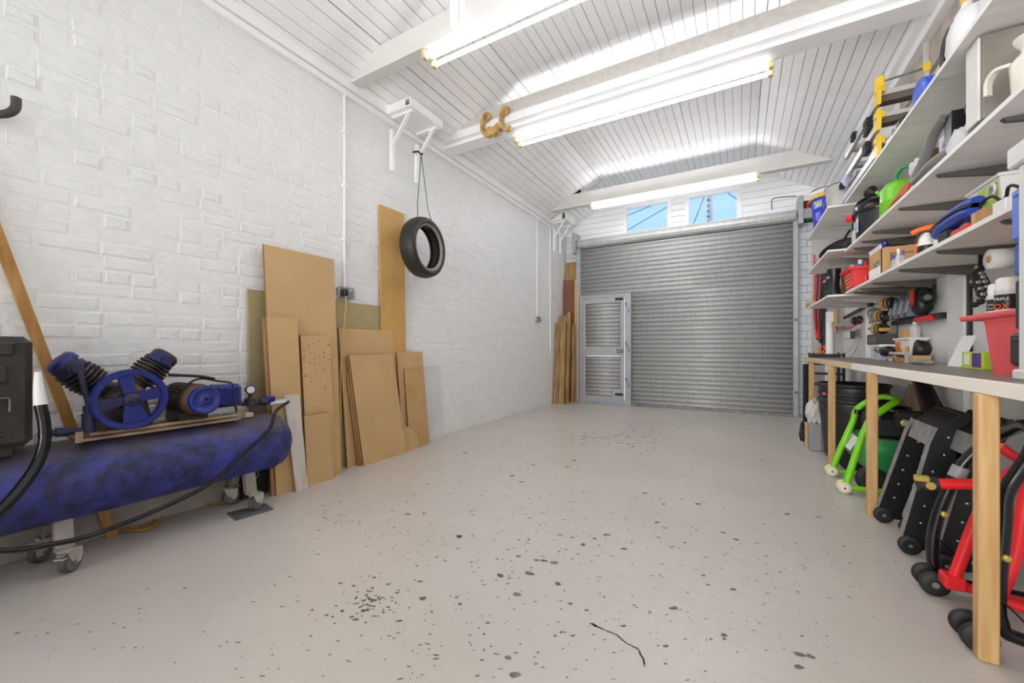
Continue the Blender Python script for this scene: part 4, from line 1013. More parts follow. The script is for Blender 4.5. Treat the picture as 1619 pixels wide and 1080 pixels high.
for i, (u, v, r, h, m, cm, l) in enumerate(((1407, 427, .018, .11, CLEAR, VIO, 'clear small bottle with a blue cap before the carton'), (1414, 424, .017, .14, CLOUD, WPLAST, 'tall cloudy bottle in the middle before the carton'), (1421, 420, .016, .12, CLEAR, mat('violet_cap', '#6b5b9a', .4), 'clear bottle with a violet cap before the carton'))):
    p = X(u, v, .875 + .01 * i); bottle(p.x + .02, p.y, z3, r, h, m, cm, l)
wbox('cloth_packet', 'white folded packet lying by the little bottles', 'packet', (.88, 3.3, z3), (.97, 3.42, z3 + .035), WPLAST, .012)
# spray bottle, white bottles, blue padded tool, wood blocks, tub
p = Vector((.90, 3.06, z3)); T = thing('spray_bottle', 'trigger spray bottle with an orange head on the bottom shelf', 'spray bottle', p)
b = MB(); b.lathe([(.034, 0), (.036, .01), (.036, .06), (.025, .1), (.013, .115), (.013, .125)], p, (0, 0, 1), 16); part('body', b, WPLAST, T)
b = MB(); b.lathe([(.0365, .015), (.0368, .02), (.0368, .05), (.0365, .055)], p, (0, 0, 1), 16, 0, True, False, False); part('label', b, BLACK, T)
b = MB(); b.strip([p + Vector((-.05, .03, .135)), p + Vector((-.02, .01, .15)), p + Vector((.03, -.03, .15)), p + Vector((.05, -.05, .14))], (.6, 1, 0), .03, .022, 0, 3); part('spray_head', b, ORANGE, T, 'orange spray head')
b = MB(); b.tube([p + Vector((-.02, .02, .13)), p + Vector((-.035, .03, .09))], .006, 6); part('trigger', b, BLACK, T)
bottle(.905, 3.16, z3, .026, .14, mat('orange_bottle', '#e8742e', .4), WPLAST, 'slim orange and white bottle left of the spray bottle')
bottle(.93, 2.95, z3, .035, .13, WPLAST, WPLAST, 'white bottle just right of the spray bottle')
bottle(.98, 2.98, z3, .03, .12, WPLAST, mat('grey_cap', '#8c8c8c', .4), 'white bottle with a grey cap behind the spray bottle')
T = thing('padded_tool', 'blue and black padded tool like a saddle on the bottom shelf', 'tool', (.98, 2.72, z3))
SAD = mat('saddle_blue', '#1c3f9c', .4)
b = MB(); R = []
for y, w_, zc_ in ((2.95, .012, .085), (2.92, .03, .082), (2.82, .04, .095), (2.7, .042, .10), (2.6, .04, .10), (2.55, .025, .095)):
    R.append([(.905 + w_ * math.cos(2 * PI * k / 12), y, z3 + zc_ + .026 * math.sin(2 * PI * k / 12)) for k in range(12)])
b.rings(R); part('lower_shell', b, SAD, T)
b = MB(); b.rings([[(p_[0] + .012, p_[1], p_[2] + .04) for p_ in r] for r in R[1:]]); part('upper_pad', b, SAD, T)
b = MB(); b.rings([[((p_[0] - .905) * 1.08 + .905, p_[1], (p_[2] - z3 - .1) * .4 + z3 + .122) for p_ in r] for r in R]); part('black_band', b, BLACK, T)
b = MB(); b.box((.88, 2.74, z3), (.94, 2.86, z3 + .075), .012); part('foot', b, BLACK, T)
wbox('red_tray', 'red plastic container under the end of the blue padded tool', 'container', (.875, 2.54, z3), (.93, 2.7, z3 + .045), mat('red_translucent', '#d8352b', .35), .008)
for i, y in enumerate((2.47, 2.4)): wbox('wood_block', ('pale wooden block, left one of the pair by the tub', 'brown wooden block, right one of the pair by the tub')[i], 'block', (.875, y, z3), (.98, y + .03 + .03 * i, z3 + .07), (TIMBER, mat('brown_wood', '#b08455', .6, var=.1))[i], .003)
b = MB(); b.tube([(.93, 2.56, z3 + .07), (.92, 2.54, z3 + .12), (.93, 2.48, z3 + .13), (.94, 2.44, z3 + .10), (.94, 2.4, z3 + .1), (.93, 2.36, z3 + .125), (.93, 2.32, z3 + .12), (.95, 2.28, z3 + .08)], .006, 6, sub=5); one('black_cable', b, RUBBER, 'black cable looped over the wooden blocks', 'cable')
wbox('white_carton', 'small white carton right of the wooden blocks', 'box', (.875, 2.24, z3), (.97, 2.33, z3 + .06), WPLAST, .003)
T = thing('plastic_tub', 'white lidded tub with a green daisy label lettered FL', 'tub', (1.06, 2.7, z3)); tx0, tx1, ty0, ty1 = 1.0, 1.19, 2.60, 2.88
b = MB(); b.rings([[(tx0 + i, ty0 + i, z), (tx1 - i, ty0 + i, z), (tx1 - i, ty1 - i, z), (tx0 + i, ty1 - i, z)] for i, z in ((.015, z3 + .09), (.0, z3 + .235), (.0, z3 + .25))], True, True, True, 0, False); part('body', b, WPLAST, T)
b = MB(); b.box((tx0 - .01, ty0 - .01, z3 + .245), (tx1 + .01, ty1 + .01, z3 + .262), .004); part('lid', b, WPLAST, T)
b = MB(); b.box((tx0 + .01, ty0 + .01, z3), (tx1 - .01, ty1 - .01, z3 + .092), .004); part('base', b, WPLAST, T)
LG = mat('label_lime', '#a8cf3a', .45, col2='#c6df6a', vscale=20)
b = MB(); b.add([(tx0 + .009, ty0 + .03, z3 + .11), (tx0 + .009, ty0 + .2, z3 + .11), (tx0 - .002, ty0 + .19, z3 + .235), (tx0 - .002, ty0 + .02, z3 + .235)], [(0, 1, 2, 3)]); lb = part('label', b, LG, T)
b = MB(); b.lathe([(.001, 0), (.03, .0005), (.03, .002), (.001, .0022)], (tx0 - .003, ty0 + .05, z3 + .205), (-1, 0, 0), 18); b.lathe([(.001, 0), (.018, .0005), (.018, .002), (.001, .0022)], (tx0 - .0, ty0 + .13, z3 + .175), (-1, 0, .08), 12); part('label_disc', b, WPLAST, lb)
text('lettering', 'FL', .036, frame((tx0 - .006, ty0 + .05, z3 + .205), (0, -1, 0), (0, 0, 1)), mat('navy_print', '#20245a', .5), lb)
# middle shelf : wet vacuum, watering can, boxes, hose, jugs, grey case
T = thing('vacuum_cleaner', 'black drum vacuum cleaner with a red knob on the middle shelf', 'vacuum cleaner', (1.02, 4.42, z2))
b = MB(); b.lathe([(.15, .02), (.155, .05), (.16, .22), (.16, .24)], (1.02, 4.42, z2), (0, 0, 1), 24); part('drum', b, BLACK, T)
b = MB(); b.lathe([(.17, .235), (.175, .25), (.165, .3), (.12, .335), (.03, .345)], (1.02, 4.42, z2), (0, 0, 1), 24); part('head', b, BLACKG, T)
b = MB(); b.tube([(.88, 4.55, z2 + .29), (.9, 4.5, z2 + .36), (1.0, 4.4, z2 + .385), (1.1, 4.32, z2 + .36), (1.12, 4.3, z2 + .3)], .013, 8, sub=4); part('carry_handle', b, BLACKG, T)
b = MB(); b.cyl((.875, 4.55, z2 + .25), (.835, 4.58, z2 + .25), .032, .028, 14); part('knob', b, REDP, T, 'red knob')
b = MB(); b.tube([(.9, 4.55, z2 + .25), (.885, 4.6, z2 + .2), (.885, 4.6, z2 + .02)], .016, 8, sub=3); part('suction_pipe', b, BLACK, T)
b = MB(); b.box((.862, 4.36, z2 + .08), (.87, 4.42, z2 + .2), .002); part('label', b, mat('tag_blue', '#6f9bd8', .5, col2='#e8e4d8', vscale=25), T)
bottle(.885, 4.52, z2, .03, .2, CLOUD, WPLAST, 'cloudy white bottle in front of the black vacuum')
LIME = mat('lime_plastic', '#6fc01f', .35, var=.06)
T = thing('watering_can', 'lime green watering can with a dark rose on the middle shelf', 'watering can', (1.0, 3.72, z2))
o = Vector((.985, 3.76, z2)); b = MB(); b.lathe([(.115, 0), (.12, .01), (.118, .12), (.119, .122), (.119, .128), (.118, .13), (.115, .21), (.113, .212), (.113, .218), (.09, .25), (.06, .26)], o, (0, 0, 1), 28); part('body', b, LIME, T)
b = MB(); b.tube([o + Vector((0, .1, .06)), o + Vector((-.02, .2, .16)), o + Vector((-.05, .28, .27)), o + Vector((-.07, .3, .30))], [.024, .018, .014, .014], 10, sub=4); part('spout', b, LIME, T)
b = MB(); b.lathe([(.015, 0), (.045, .04), (.047, .05), (.01, .055)], o + Vector((-.08, .3, .29)), (-.3, .6, .5), 16); part('rose', b, BLACK, T)
b = MB(); b.tube([o + Vector((-.02, .05, .25)), o + Vector((-.02, .03, .32)), o + Vector((0, -.06, .34)), o + Vector((.02, -.14, .28)), o + Vector((.02, -.13, .12))], .012, 8, sub=5); part('handle', b, mat('green_handle', '#2f9a4f', .4), T)
T = wbox('white_box', 'white box with printed side and torn top behind the grey hose', 'box', (.93, 3.22, z2), (1.15, 3.42, z2 + .16), PAPER, .002, None, [('inner_flap', (.93, 3.2, z2 + .16), (1.1, 3.21, z2 + .25), mat('brown_flap', '#6a5234', .8))])
b = MB()
for k in range(6): b.box((.9285, 3.25 + .018 * k, z2 + .09), (.9305, 3.262 + .018 * k, z2 + .105))
b.box((.9285, 3.3, z2 + .05), (.9305, 3.32, z2 + .065)); part('print', b, BLACK, T)
b = MB(); crumple(b, (.95, 3.38, z2 + .2), (.03, .035, .05), 8, .3)
one('plastic_bag', b, glass_mat('thin_film', (.95, .95, .95), .2, .55, '#f0f0f0'), 'crumpled clear bag sitting on the white printed box', 'bag')
b = MB(); pts = [X(1490, 205, .9), X(1470, 222, .9), X(1450, 248, .9), X(1442, 268, .9), X(1446, 277, .9), X(1462, 270, .9), X(1478, 252, .93)]
pts = [Vector((.90, 2.83, z2 + .26)), Vector((.89, 2.92, z2 + .23)), Vector((.885, 3.03, z2 + .14)), Vector((.868, 3.10, z2 + .07)), Vector((.858, 3.06, z2 + .032)), Vector((.855, 2.95, z2 + .03)), Vector((.86, 2.84, z2 + .045)), Vector((.92, 2.74, z2 + .08))]
b.tube(pts, .024, 10, sub=6); one('grey_hose', b, mat('hose_grey', '#77736f', .5, var=.08), 'thick grey hose looped at the front of the middle shelf', 'hose')
b = MB()
for k in range(7):
    y = 3.5 - k * .02; b.tube([(.852 + .004 * k, y, z2 + .012 + .007 * k), (.855, y - .12, z2 + .035 + .005 * k), (.86, y - .3, z2 + .025 + .007 * k)], .009, 6, sub=3)
q = one('orange_straps', b, mat('rust_orange', '#c4622c', .6, var=.15), 'bundle of rust orange straps by the green can', 'strap'); q['kind'] = 'stuff'
T = wbox('blue_packet', 'blue and white tall packet behind the grey hose', 'packet', (.93, 2.86, z2), (.99, 3.0, z2 + .22), mat('packet_print', '#5b4bc0', .45, col2='#e4e2ee', vscale=24, lo=.42, hi=.5), .003)
wbox('dark_box', 'narrow black box right of the blue and white packet', 'box', (.90, 2.76, z2), (1.0, 2.84, z2 + .26), BLACK, .002)
b = MB(); crumple(b, (.905, 2.66, z2 + .05), (.04, .06, .06), 3, .3)
one('white_polythene', b, MATS['thin_film'], 'crumpled white polythene bag against the grey case', 'bag')
T = thing('grey_case', 'large grey drawer case wedged between the middle and top shelves', 'case', (1.03, 2.48, z2)); STONE = mat('case_grey', '#8a8279', .5, col2='#766e66', vscale=4)
b = MB(); b.box((.885, 2.43, z2 + .06), (1.19, 2.55, 2.315), .006); part('body', b, STONE, T)
b = MB(); b.box((.875, 2.44, z2 + .06), (.885, 2.545, 2.312), .003); part('front_panel', b, mat('case_front', '#d8d6d2', .45, var=.03), T, 'pale front panel')
b = MB(); b.box((.9, 2.45, z2), (1.17, 2.53, z2 + .062), .004); part('plinth', b, BLACK, T)
b = MB(); b.lathe([(.02, 0), (.13, .004), (.13, .03), (.02, .034)], (1.03, 2.6, z2 + .21), (.2, 1, 0), 28); one('black_disc', b, BLACK, 'black disc standing behind the grey case', 'disc')
T = thing('plastic_jug', 'white plastic jug with an angled handle on the middle shelf', 'jug', (.93, 2.2, z2))
o = Vector((.93, 2.19, z2)); b = MB(); b.lathe([(.05, 0), (.055, .008), (.062, .14), (.05, .16), (.035, .175), (.033, .19), (.05, .215), (.053, .23)], o, (0, 0, 1), 20); part('body', b, mat('jug_white', '#dcd6cb', .4, var=.05), T)
b = MB(); b.strip([o + Vector((-.045, .03, .155)), o + Vector((-.07, .07, .165)), o + Vector((-.08, .1, .14)), o + Vector((-.08, .105, .09))], (.8, .6, 0), .024, .012, 0, 5); part('handle', b, MATS['jug_white'], T)
bottle(.93, 2.04, z2, .05, .27, mat('jug_white2', '#e4dfd5', .4), WPLAST, 'tall white container at the right edge of the middle shelf')
# top shelf : clamps, aluminium lengths, blue roll, bags
ALU = mat('aluminium', '#c9c8c6', .35, .6, var=.06)
T = thing('folding_ladder', 'folded aluminium ladder with yellow end caps and black ribbed feet lying on the top shelf', 'ladder', (.98, 4.3, z1))
LZ = (z1 + .02, z1 + .2, z1 + .38, z1 + .53)
for i, z in enumerate(LZ[:3]):
    for x in (.855, 1.1):
        b = MB(); b.box((x - .014, 3.74, z), (x + .014, 5.2 - .25 * i, z + .055), .004); b.box((x - .004, 3.74, z + .055), (x + .004, 5.2 - .25 * i, z + .07), .001); part('rail', b, ALU, T)
DT = mat('dark_tread', '#5d5148', .7, var=.15)
for i, (z, h) in enumerate(((LZ[0] + .05, .05), (LZ[1] + .05, .07), (LZ[2] + .02, .08))):
    b = MB(); b.box((.868, 3.76, z), (1.09, 3.84, z + h * .55), .003); part('tread', b, DT, T); b = MB(); b.box((.868, 3.755, z + h * .55), (1.09, 3.84, z + h), .003); part('tread_top', b, ALU, T)
    for y in (4.15, 4.55): b = MB(); b.box((.868, y, z), (1.09, y + .06, z + h * .6), .003); part('rung', b, ALU, T)
for z in LZ[:3]:
    b = MB(); b.prism([(-.03, -.02), (.045, -.01), (.05, .06), (.03, .12), (-.02, .135), (-.045, .07)], (.838, 3.73, z), (0, 1, 0), (0, 0, 1), (.022, 0, 0)); b.box((.83, 3.71, z + .07), (.885, 3.75, z + .115), .004); part('end_cap', b, YELLOW, T, 'yellow end cap')
b = MB(); b.box((.835, 3.70, LZ[3] - .05), (.88, 3.77, LZ[3] + .03), .006); part('end_cap', b, YELLOW, T, 'yellow end cap'); b = MB(); b.cyl((.87, 3.735, LZ[3]), (1.1, 3.735, LZ[3] + .02), .007, seg=8); part('rod', b, DSTEEL, T)
b = MB(); b.box((1.085, 3.72, z1), (1.11, 3.75, z1 + .72), .003); part('upright_bar', b, ALU, T); b = MB(); b.box((1.08, 3.715, LZ[3] - .01), (1.115, 3.755, LZ[3] + .05), .003); part('end_cap', b, YELLOW, T, 'yellow end cap')
for y, z, s_ in ((3.9, LZ[2] - .06, .06), (3.93, LZ[1] - .03, .045), (4.3, LZ[2] + .05, .03), (4.75, LZ[1] - .02, .025)):
    b = MB(); b.box((.825, y, z - s_), (.86, y + .09, z + s_), .006)
    for k in range(5): b.box((.82, y - .003, z - s_ + (k + .25) * s_ * .4), (.863, y + .093, z - s_ + (k + .7) * s_ * .4), .002)
    part('ribbed_foot', b, BLACK, T)
T = thing('spirit_level', 'short steel tool with a white round end at the far end of the top shelf', 'tool', (.86, 4.55, z1))
b = MB(); b.lathe([(.03, 0), (.055, .004), (.055, .02), (.03, .03)], (.86, 4.62, z1 + .16), (-.5, 1, 0), 18); part('round_end', b, mat('pale_blue_grey', '#b9bdd4', .4), T)
b = MB(); b.box((.845, 4.3, z1 + .1), (.875, 4.61, z1 + .13), .003); part('shaft', b, DSTEEL, T); b = MB(); b.box((.85, 4.46, z1), (.87, 4.49, z1 + .1), .003); part('red_stem', b, REDP, T, 'red stem')
T = thing('strap_roll', 'bright blue strap roll lying at the top shelf edge', 'roll', (.91, 3.1, z1))
b = MB(); b.lathe([(.03, 0), (.075, .0), (.08, .005), (.08, .07), (.075, .075), (.03, .075)], (.875, 3.08, z1 + .082), (1, .1, 0), 26); part('roll', b, BLUEP, T)
b = MB(); b.box((.87, 3.17, z1), (.94, 3.27, z1 + .03), .006); part('loose_end', b, BLUEP, T)
T = wbox('printed_bag', 'black bag printed with a white letter M at the shelf edge', 'bag', (.86, 3.32, z1), (.98, 3.5, z1 + .09), BLACK, .02)
text('lettering', 'M', .07, frame((.858, 3.41, z1 + .045), (0, -1, 0), (0, 0, 1)), WPLAST, T)
b = MB(); b.ball((.91, 3.6, z1 + .04), (.05, .08, .042), 12, 8); b.ball((.93, 3.54, z1 + .05), (.04, .05, .05), 10, 7); one('white_cloth_bag', b, mat('offwhite_cloth', '#e2ded6', .7), 'off white cloth bag left of the printed bag', 'bag')
b = MB()
for k in range(4): b.tube([(.88, 2.72 + (.06 + .012 * k) * math.cos(a), z1 + .1 + (.06 + .012 * k) * math.sin(a)) for a in [j * PI / 10 for j in range(20)]], .0055, 6, closed=True)
one('cable_coil', b, BLACK, 'coil of black cable standing on the top shelf', 'cable')
b = MB(); R = []
for z_, s_ in ((0, .9), (.04, 1.0), (.12, .95), (.17, .8), (.2, .5)): R.append([(.93 + .09 * s_ * math.cos(2 * PI * k / 12) * (1 + .12 * math.sin(3 * k)), 2.62 + .09 * s_ * math.sin(2 * PI * k / 12), z1 + z_) for k in range(12)])
b.rings(R); one('white_sack', b, mat('sack_white', '#e3e3e4', .6, var=.04), 'white plastic sack on the top shelf over the grey case', 'bag')
wbox('white_sheets', 'stack of white boards leaning at the near end of the top shelf', 'sheets', (.9, 2.2, z1), (1.1, 2.5, z1 + .42), mat('sheet_white', '#dededd', .6, var=.04), .004)
bottle(.96, 2.78, z1, .05, .44, WPLAST, YELLOW, 'tall white canister with a yellow collar on the top shelf')
# ---------------------------------------------------------------- on the bench
T = bin_('red plastic tub with a broad lip at the near end of the bench', .85, 1.14, 2.03, 2.33, .9, .235, .02, mat('faded_red_plastic', '#e2555a', .5, var=.06, vscale=9), .0)
b = MB(); b.box((.835, 1.98, 1.118), (1.16, 2.49, 1.14), .006); part('lid', b, MATS['faded_red_plastic'], T)
b = MB(); b.box((.868, 2.02, .93), (.872, 2.12, 1.06), .002); 
for i, (x, y, r, h, m, l) in enumerate(((.945, 2.475, .03, .085, mat('tin_white', '#d9d8d4', .4), 'white paint tin with a black band lettered Turbo on the red tub'), (.945, 2.40, .036, .10, MATS['tin_white'], 'dark oil tin with orange QX lettering on the red tub'))):
    T = thing('tin', l, 'tin', (x, y, 1.14)); b = MB(); b.lathe([(r, 0), (r + .001, .004), (r, .008), (r, h - .01), (r + .002, h - .006), (r, h)], (x, y, 1.14), (0, 0, 1), 22); part('body', b, m, T)
    b = MB(); b.lathe([(r * .92, h), (r * .92, h + .04), (r * .7, h + .048)], (x, y, 1.14), (0, 0, 1), 18); part('lid', b, WPLAST, T)
    b = MB(); b.lathe([(r + .0006, .02), (r + .0012, .022), (r + .0012, h * .78), (r + .0006, h * .79)], (x, y, 1.14), (0, 0, 1), 22, 0, True, False, False); lb = part('label', b, (BLACK, BLACK)[i], T)
    d = Vector((-.75, -.66, 0)); ux = Vector((.66, -.75, 0)); p = Vector((x, y, 1.14)) + d * (r + .003)
    if i == 0: text('lettering', 'Turbo A', .012, frame(p + Vector((0, 0, .045)), ux, (0, 0, 1)), WPLAST, lb); text('lettering', 'Cleaner', .010, frame(p + Vector((0, 0, .03)), ux, (0, 0, 1)), WPLAST, lb)
    else: text('lettering', 'TRIPLE', .016, frame(p + Vector((0, 0, .06)), ux, (0, 0, 1)), WPLAST, lb); text('lettering', 'QX', .03, frame(p + Vector((0, 0, .03)), ux, (0, 0, 1)), ORANGE, lb)
wbox('filter_box', 'small yellow and white box behind the tins', 'box', (1.0, 2.28, 1.14), (1.06, 2.36, 1.3), mat('straw', '#d9bd7c', .6), .003)
bottle(1.06, 2.5, 1.14, .025, .17, CLEAR, REDP, 'slim bottle with a red label behind the tins')
# white storage tower at the right edge with tool cases
T = thing('storage_tower', 'white plastic storage tower standing on the bench at the right edge', 'storage unit', (.95, 1.7, .9)); TW = mat('tower_white', '#d5d4d1', .45, var=.03)
b = MB(); b.box((.772, 1.865, .93), (.798, 1.905, 1.58), .005); part('post', b, TW, T); b = MB(); b.box((.772, 1.45, .93), (.798, 1.49, 1.58), .005); part('post', b, TW, T)
b = MB(); b.box((1.1, 1.865, .93), (1.135, 1.905, 1.58), .005); part('post', b, TW, T); b = MB(); b.box((1.1, 1.45, .93), (1.135, 1.49, 1.58), .005); part('post', b, TW, T)
b = MB(); b.box((.76, 1.44, 1.58), (1.15, 1.94, 1.65), .006); part('top_cap', b, TW, T); b = MB(); b.box((.765, 1.44, .9), (1.145, 1.925, .935), .006); part('base', b, TW, T)
for (z0, z1_, y1_, m, l) in ((1.36, 1.54, 2.02, mat('case_light_blue', '#5f83d6', .4), 'light blue tool case highest in the storage tower'), (1.24, 1.355, 2.005, mat('case_mid_blue', '#4462ad', .4), 'mid blue tool case second in the storage tower'), (1.06, 1.235, 2.0, mat('case_navy', '#2b3348', .4), 'navy tool case third in the storage tower'), (.94, 1.055, 2.03, mat('case_black', '#26282b', .4), 'black tool case lowest in the storage tower')):
    wbox('tool_case', l, 'case', (.806, 1.5, z0), (1.09, y1_ + .015, z1_), m, .012, 'tool cases in the storage tower', [('latch', (.8, 1.7, z0 + .04), (.806, 1.76, z0 + .08), BLACK), ('lid_rim', (.801, 1.5, z1_ - .03), (.806, y1_ - .01, z1_ - .02), m)])
# boxes, tubs and tools along the wall side of the bench
T = wbox('blue_tissue_box', 'pale blue long box on the bench below the wall tools', 'box', (1.08, 4.52, .9), (1.17, 4.92, .965), mat('pale_blue_box', '#a9cbe6', .5, col2='#d5e4ee', vscale=15), .003, None, [('picture', (1.077, 4.78, .905), (1.0805, 4.86, .955), mat('salmon_print', '#c97a5e', .5, col2='#e9d3c4', vscale=30)), ('oval_mark', (1.077, 4.6, .91), (1.0805, 4.72, .95), mat('oval_print', '#eef0f2', .5, col2='#7f97c0', vscale=50))])
for i, (x, y0, y1, h, m, l) in enumerate(((1.06, 4.3, 4.45, .05, mat('cream_label', '#d9d2bd', .5, col2='#2f2c28', vscale=18, lo=.5, hi=.6), 'low cream box beside the pale blue box'), (1.05, 4.08, 4.24, .035, mat('amber_box', '#c58a35', .5, col2='#3f3a60', vscale=14), 'low amber box with a blue lid on the bench'), (1.05, 3.86, 3.97, .075, mat('clear_grey_box', '#c4c6cb', .4, var=.05), 'pale grey plastic pot on the bench'), (1.03, 3.72, 3.82, .055, CARD, 'small open carton left of the pilaster'))):
    wbox('small_box', l, 'box', (x, y0, .9), (x + .09, y1, .9 + h), m, .003)
T = thing('label_tub', 'white tub with a red and yellow label on the bench', 'tub', (1.12, 4.2, .965)); b = MB()
wbox('tub_rest', 'steel tray under the labelled white tub', 'tray', (1.09, 4.0, .937), (1.2, 4.4, .963), DSTEEL, .004)
b.rings([[(1.1 + i, 4.06 + i, z), (1.2 - i, 4.06 + i, z), (1.2 - i, 4.38 - i, z), (1.1 + i, 4.38 - i, z)] for i, z in ((.01, .965), (0, 1.07))], True, True, True, 0, False); part('body', b, WPLAST, T)
b = MB(); b.box((1.09, 4.05, 1.068), (1.21, 4.39, 1.085), .003); part('lid', b, WPLAST, T); b = MB(); b.box((1.099, 4.24, .98), (1.1035, 4.36, 1.055)); b.box((1.099, 4.08, .98), (1.1035, 4.14, 1.02)); part('label', b, mat('fruit_print', '#e7c53a', .5, col2='#cf3b2a', vscale=22), T)
bottle(1.15, 4.12, 1.085, .03, .12, CLOUD, WPLAST, 'brown tinted bottle on the labelled tub', .15)
wbox('card_box', 'small brown box on the labelled tub', 'box', (1.11, 4.2, 1.085), (1.17, 4.31, 1.15), CARD, .002)
T = thing('air_sander', 'black hand tool lying on the bench under the tools', 'tool', (1.06, 4.2, .936)); b = MB(); b.lathe([(.03, 0), (.042, .01), (.04, .09), (.02, .11)], (1.05, 4.43, .975), (0.1, -1, .1), 14); part('body', b, BLACK, T); b = MB(); b.box((1.05, 4.0, .955), (1.075, 4.33, .975), .004); part('handle', b, mat('pale_handle', '#c9bfae', .5), T)
b = MB(); b.lathe([(.015, 0), (.06, .02), (.065, .08), (.05, .09), (.02, .03)], (1.14, 3.78, .99), (-.8, .3, .1), 18); one('black_funnel', b, BLACK, 'black funnel leaning by the white pilaster', 'funnel')
b = MB(); b.prism([(0, 0), (.16, 0), (.16, .17), (0, .17)], (1.04, 3.24, .902), (0, -1, 0), (.35, 0, 1), (.003, 0, .001)); T = one('paper_pad', b, PAPER, 'white sheet of paper propped against the wall on the bench', 'paper')
wbox('caulk_tube', 'grey dusty tube lying in front of the propped paper', 'tube', (.98, 3.36, .9), (1.03, 3.62, .93), mat('dusty_tube', '#8d8a87', .6, var=.2, vscale=20), .012)
T = wbox('green_packet_box', 'lime and purple printed box at the wall beside the red tub', 'box', (1.0, 2.74, .9), (1.1, 2.95, .985), mat('lime_print', '#b9cf3b', .5), .003, None, [('purple_patch', (.997, 2.76, .91), (1.0005, 2.84, .98), mat('purple_print', '#5b2f8f', .5)), ('white_emblem', (.9965, 2.87, .92), (1.0006, 2.92, .975), WPLAST)])
# tools on the wall above the bench
T = thing('tool_rack', 'black rack bar on the wall with a red tube at its end', 'rack', (1.19, 4.2, 1.2)); b = MB(); b.box((1.17, 3.75, 1.205), (1.215, 4.75, 1.245), .003); part('bar', b, BLACK, T)
b = MB(); b.cyl((1.15, 3.86, 1.215), (1.15, 4.08, 1.215), .022, seg=10); part('red_tube', b, REDP, T, 'red tube')
CH = mat('charger_grey', '#4b505b', .35, var=.1)
labs = ('battery charger furthest left on the black rack', 'battery charger second from the left on the black rack', 'battery charger third from the left on the black rack', 'battery charger nearest the red handled tool on the rack')
for i, y in enumerate((4.56, 4.44, 4.3, 4.16)):
    T = thing('battery_charger', labs[i], 'charger', (1.16, y, 1.245), 'battery chargers on the wall rack')
    b = MB(); b.prism([(-.03, 0), (.06, 0), (.06, .16), (.03, .18), (.01, .17)], (1.13, y - .05, 1.247), (.95, -.3, 0), (0, .12, 1), (0, .085, 0)); part('case', b, CH, T)
    b = MB(); b.prism([(-.022, .03), (-.002, .13), (-.0, .13), (-.02, .03)], (1.128, y - .03, 1.247), (.95, -.3, 0), (0, .12, 1), (0, .05, 0)); part('label', b, mat('charger_label', '#b4b9c6', .5), T)
T = thing('strimmer_head', 'black and red cordless tool hanging above the rack', 'tool', (1.14, 3.98, 1.25)); b = MB(); b.lathe([(.03, 0), (.055, .03), (.06, .1), (.045, .17), (.025, .2)], (1.15, 3.98, 1.25), (0, .1, 1), 16); part('body', b, BLACK, T)
b = MB(); b.box((1.075, 3.93, 1.31), (1.1, 3.98, 1.43), .01); part('red_panel', b, mat('dark_red', '#a02a24', .4), T, 'red panel'); b = MB(); b.lathe([(.02, 0), (.045, .01), (.04, .05), (.02, .06)], (1.16, 3.92, 1.36), (-.3, -1, 0), 16); part('guard', b, BLACK, T)
GOLD2 = mat('drill_ochre', '#cb9c42', .4, var=.1)
for i, (y, z, l) in enumerate(((4.62, 1.36, 'ochre and black cordless drill hanging highest by the saw'), (4.8, 1.26, 'ochre cordless drill hanging in the middle of the wall tools'), (4.88, 1.15, 'ochre cordless grinder hanging lowest of the wall tools'))):
    T = thing('cordless_drill', l, 'power tool', (1.14, y, z), 'ochre cordless tools on the wall')
    b = MB(); b.lathe([(.03, 0), (.048, .01), (.05, .09), (.036, .12), (.026, .15), (.02, .17)], (1.13, y - .07, z + .03), (-.25, 1, .05), 16); part('motor_body', b, GOLD2, T)
    b = MB(); b.lathe([(.052, .02), (.054, .022), (.054, .036), (.052, .04)], (1.13, y - .07, z + .03), (-.25, 1, .05), 16, 0, True, False, False); b.lathe([(.03, -.02), (.046, -.014), (.05, .004), (.046, .008)], (1.13, y - .07, z + .03), (-.25, 1, .05), 16); part('black_collar', b, BLACK, T)
    b = MB(); b.cyl((1.095, y + .09, z + .04), (1.08, y + .14, z + .043), .017, .012, 10); part('chuck', b, DSTEEL, T)
    b = MB(); b.strip([(1.13, y - .02, z + .0), (1.13, y - .03, z - .075)], (0, 1, 0), .04, .03); part('grip', b, BLACK, T); b = MB(); b.box((1.09, y - .065, z - .105), (1.165, y + .02, z - .072), .006); part('battery', b, GOLD2 if i == 1 else BLACK, T)
T = thing('hand_saw', 'hand saw hanging flat on the wall behind the chargers', 'saw', (1.2, 4.25, 1.35)); b = MB(); b.prism([(0, 0), (.52, -.02), (.52, -.06), (0, -.13)], (1.2, 4.03, 1.46), (0, .97, -.2), (0, .2, .97), (.003, 0, 0)); part('blade', b, mat('saw_steel', '#9b9389', .4, .5), T); b = MB(); b.box((1.195, 3.95, 1.36), (1.212, 4.04, 1.46), .008); part('handle', b, BLACK, T)
T = thing('g_clamp_set', 'tangle of small steel clamps hanging left of the ochre drills', 'clamps', (1.17, 5.1, 1.28)); 
for k in range(4):
    b = MB(); y = 5.2 - .07 * k; b.tube([(1.16, y, 1.37), (1.12, y + .02, 1.385), (1.11, y + .03, 1.34), (1.13, y + .02, 1.29), (1.12, y + .01, 1.25)], .005, 6, sub=3); part('clamp', b, DSTEEL, T)
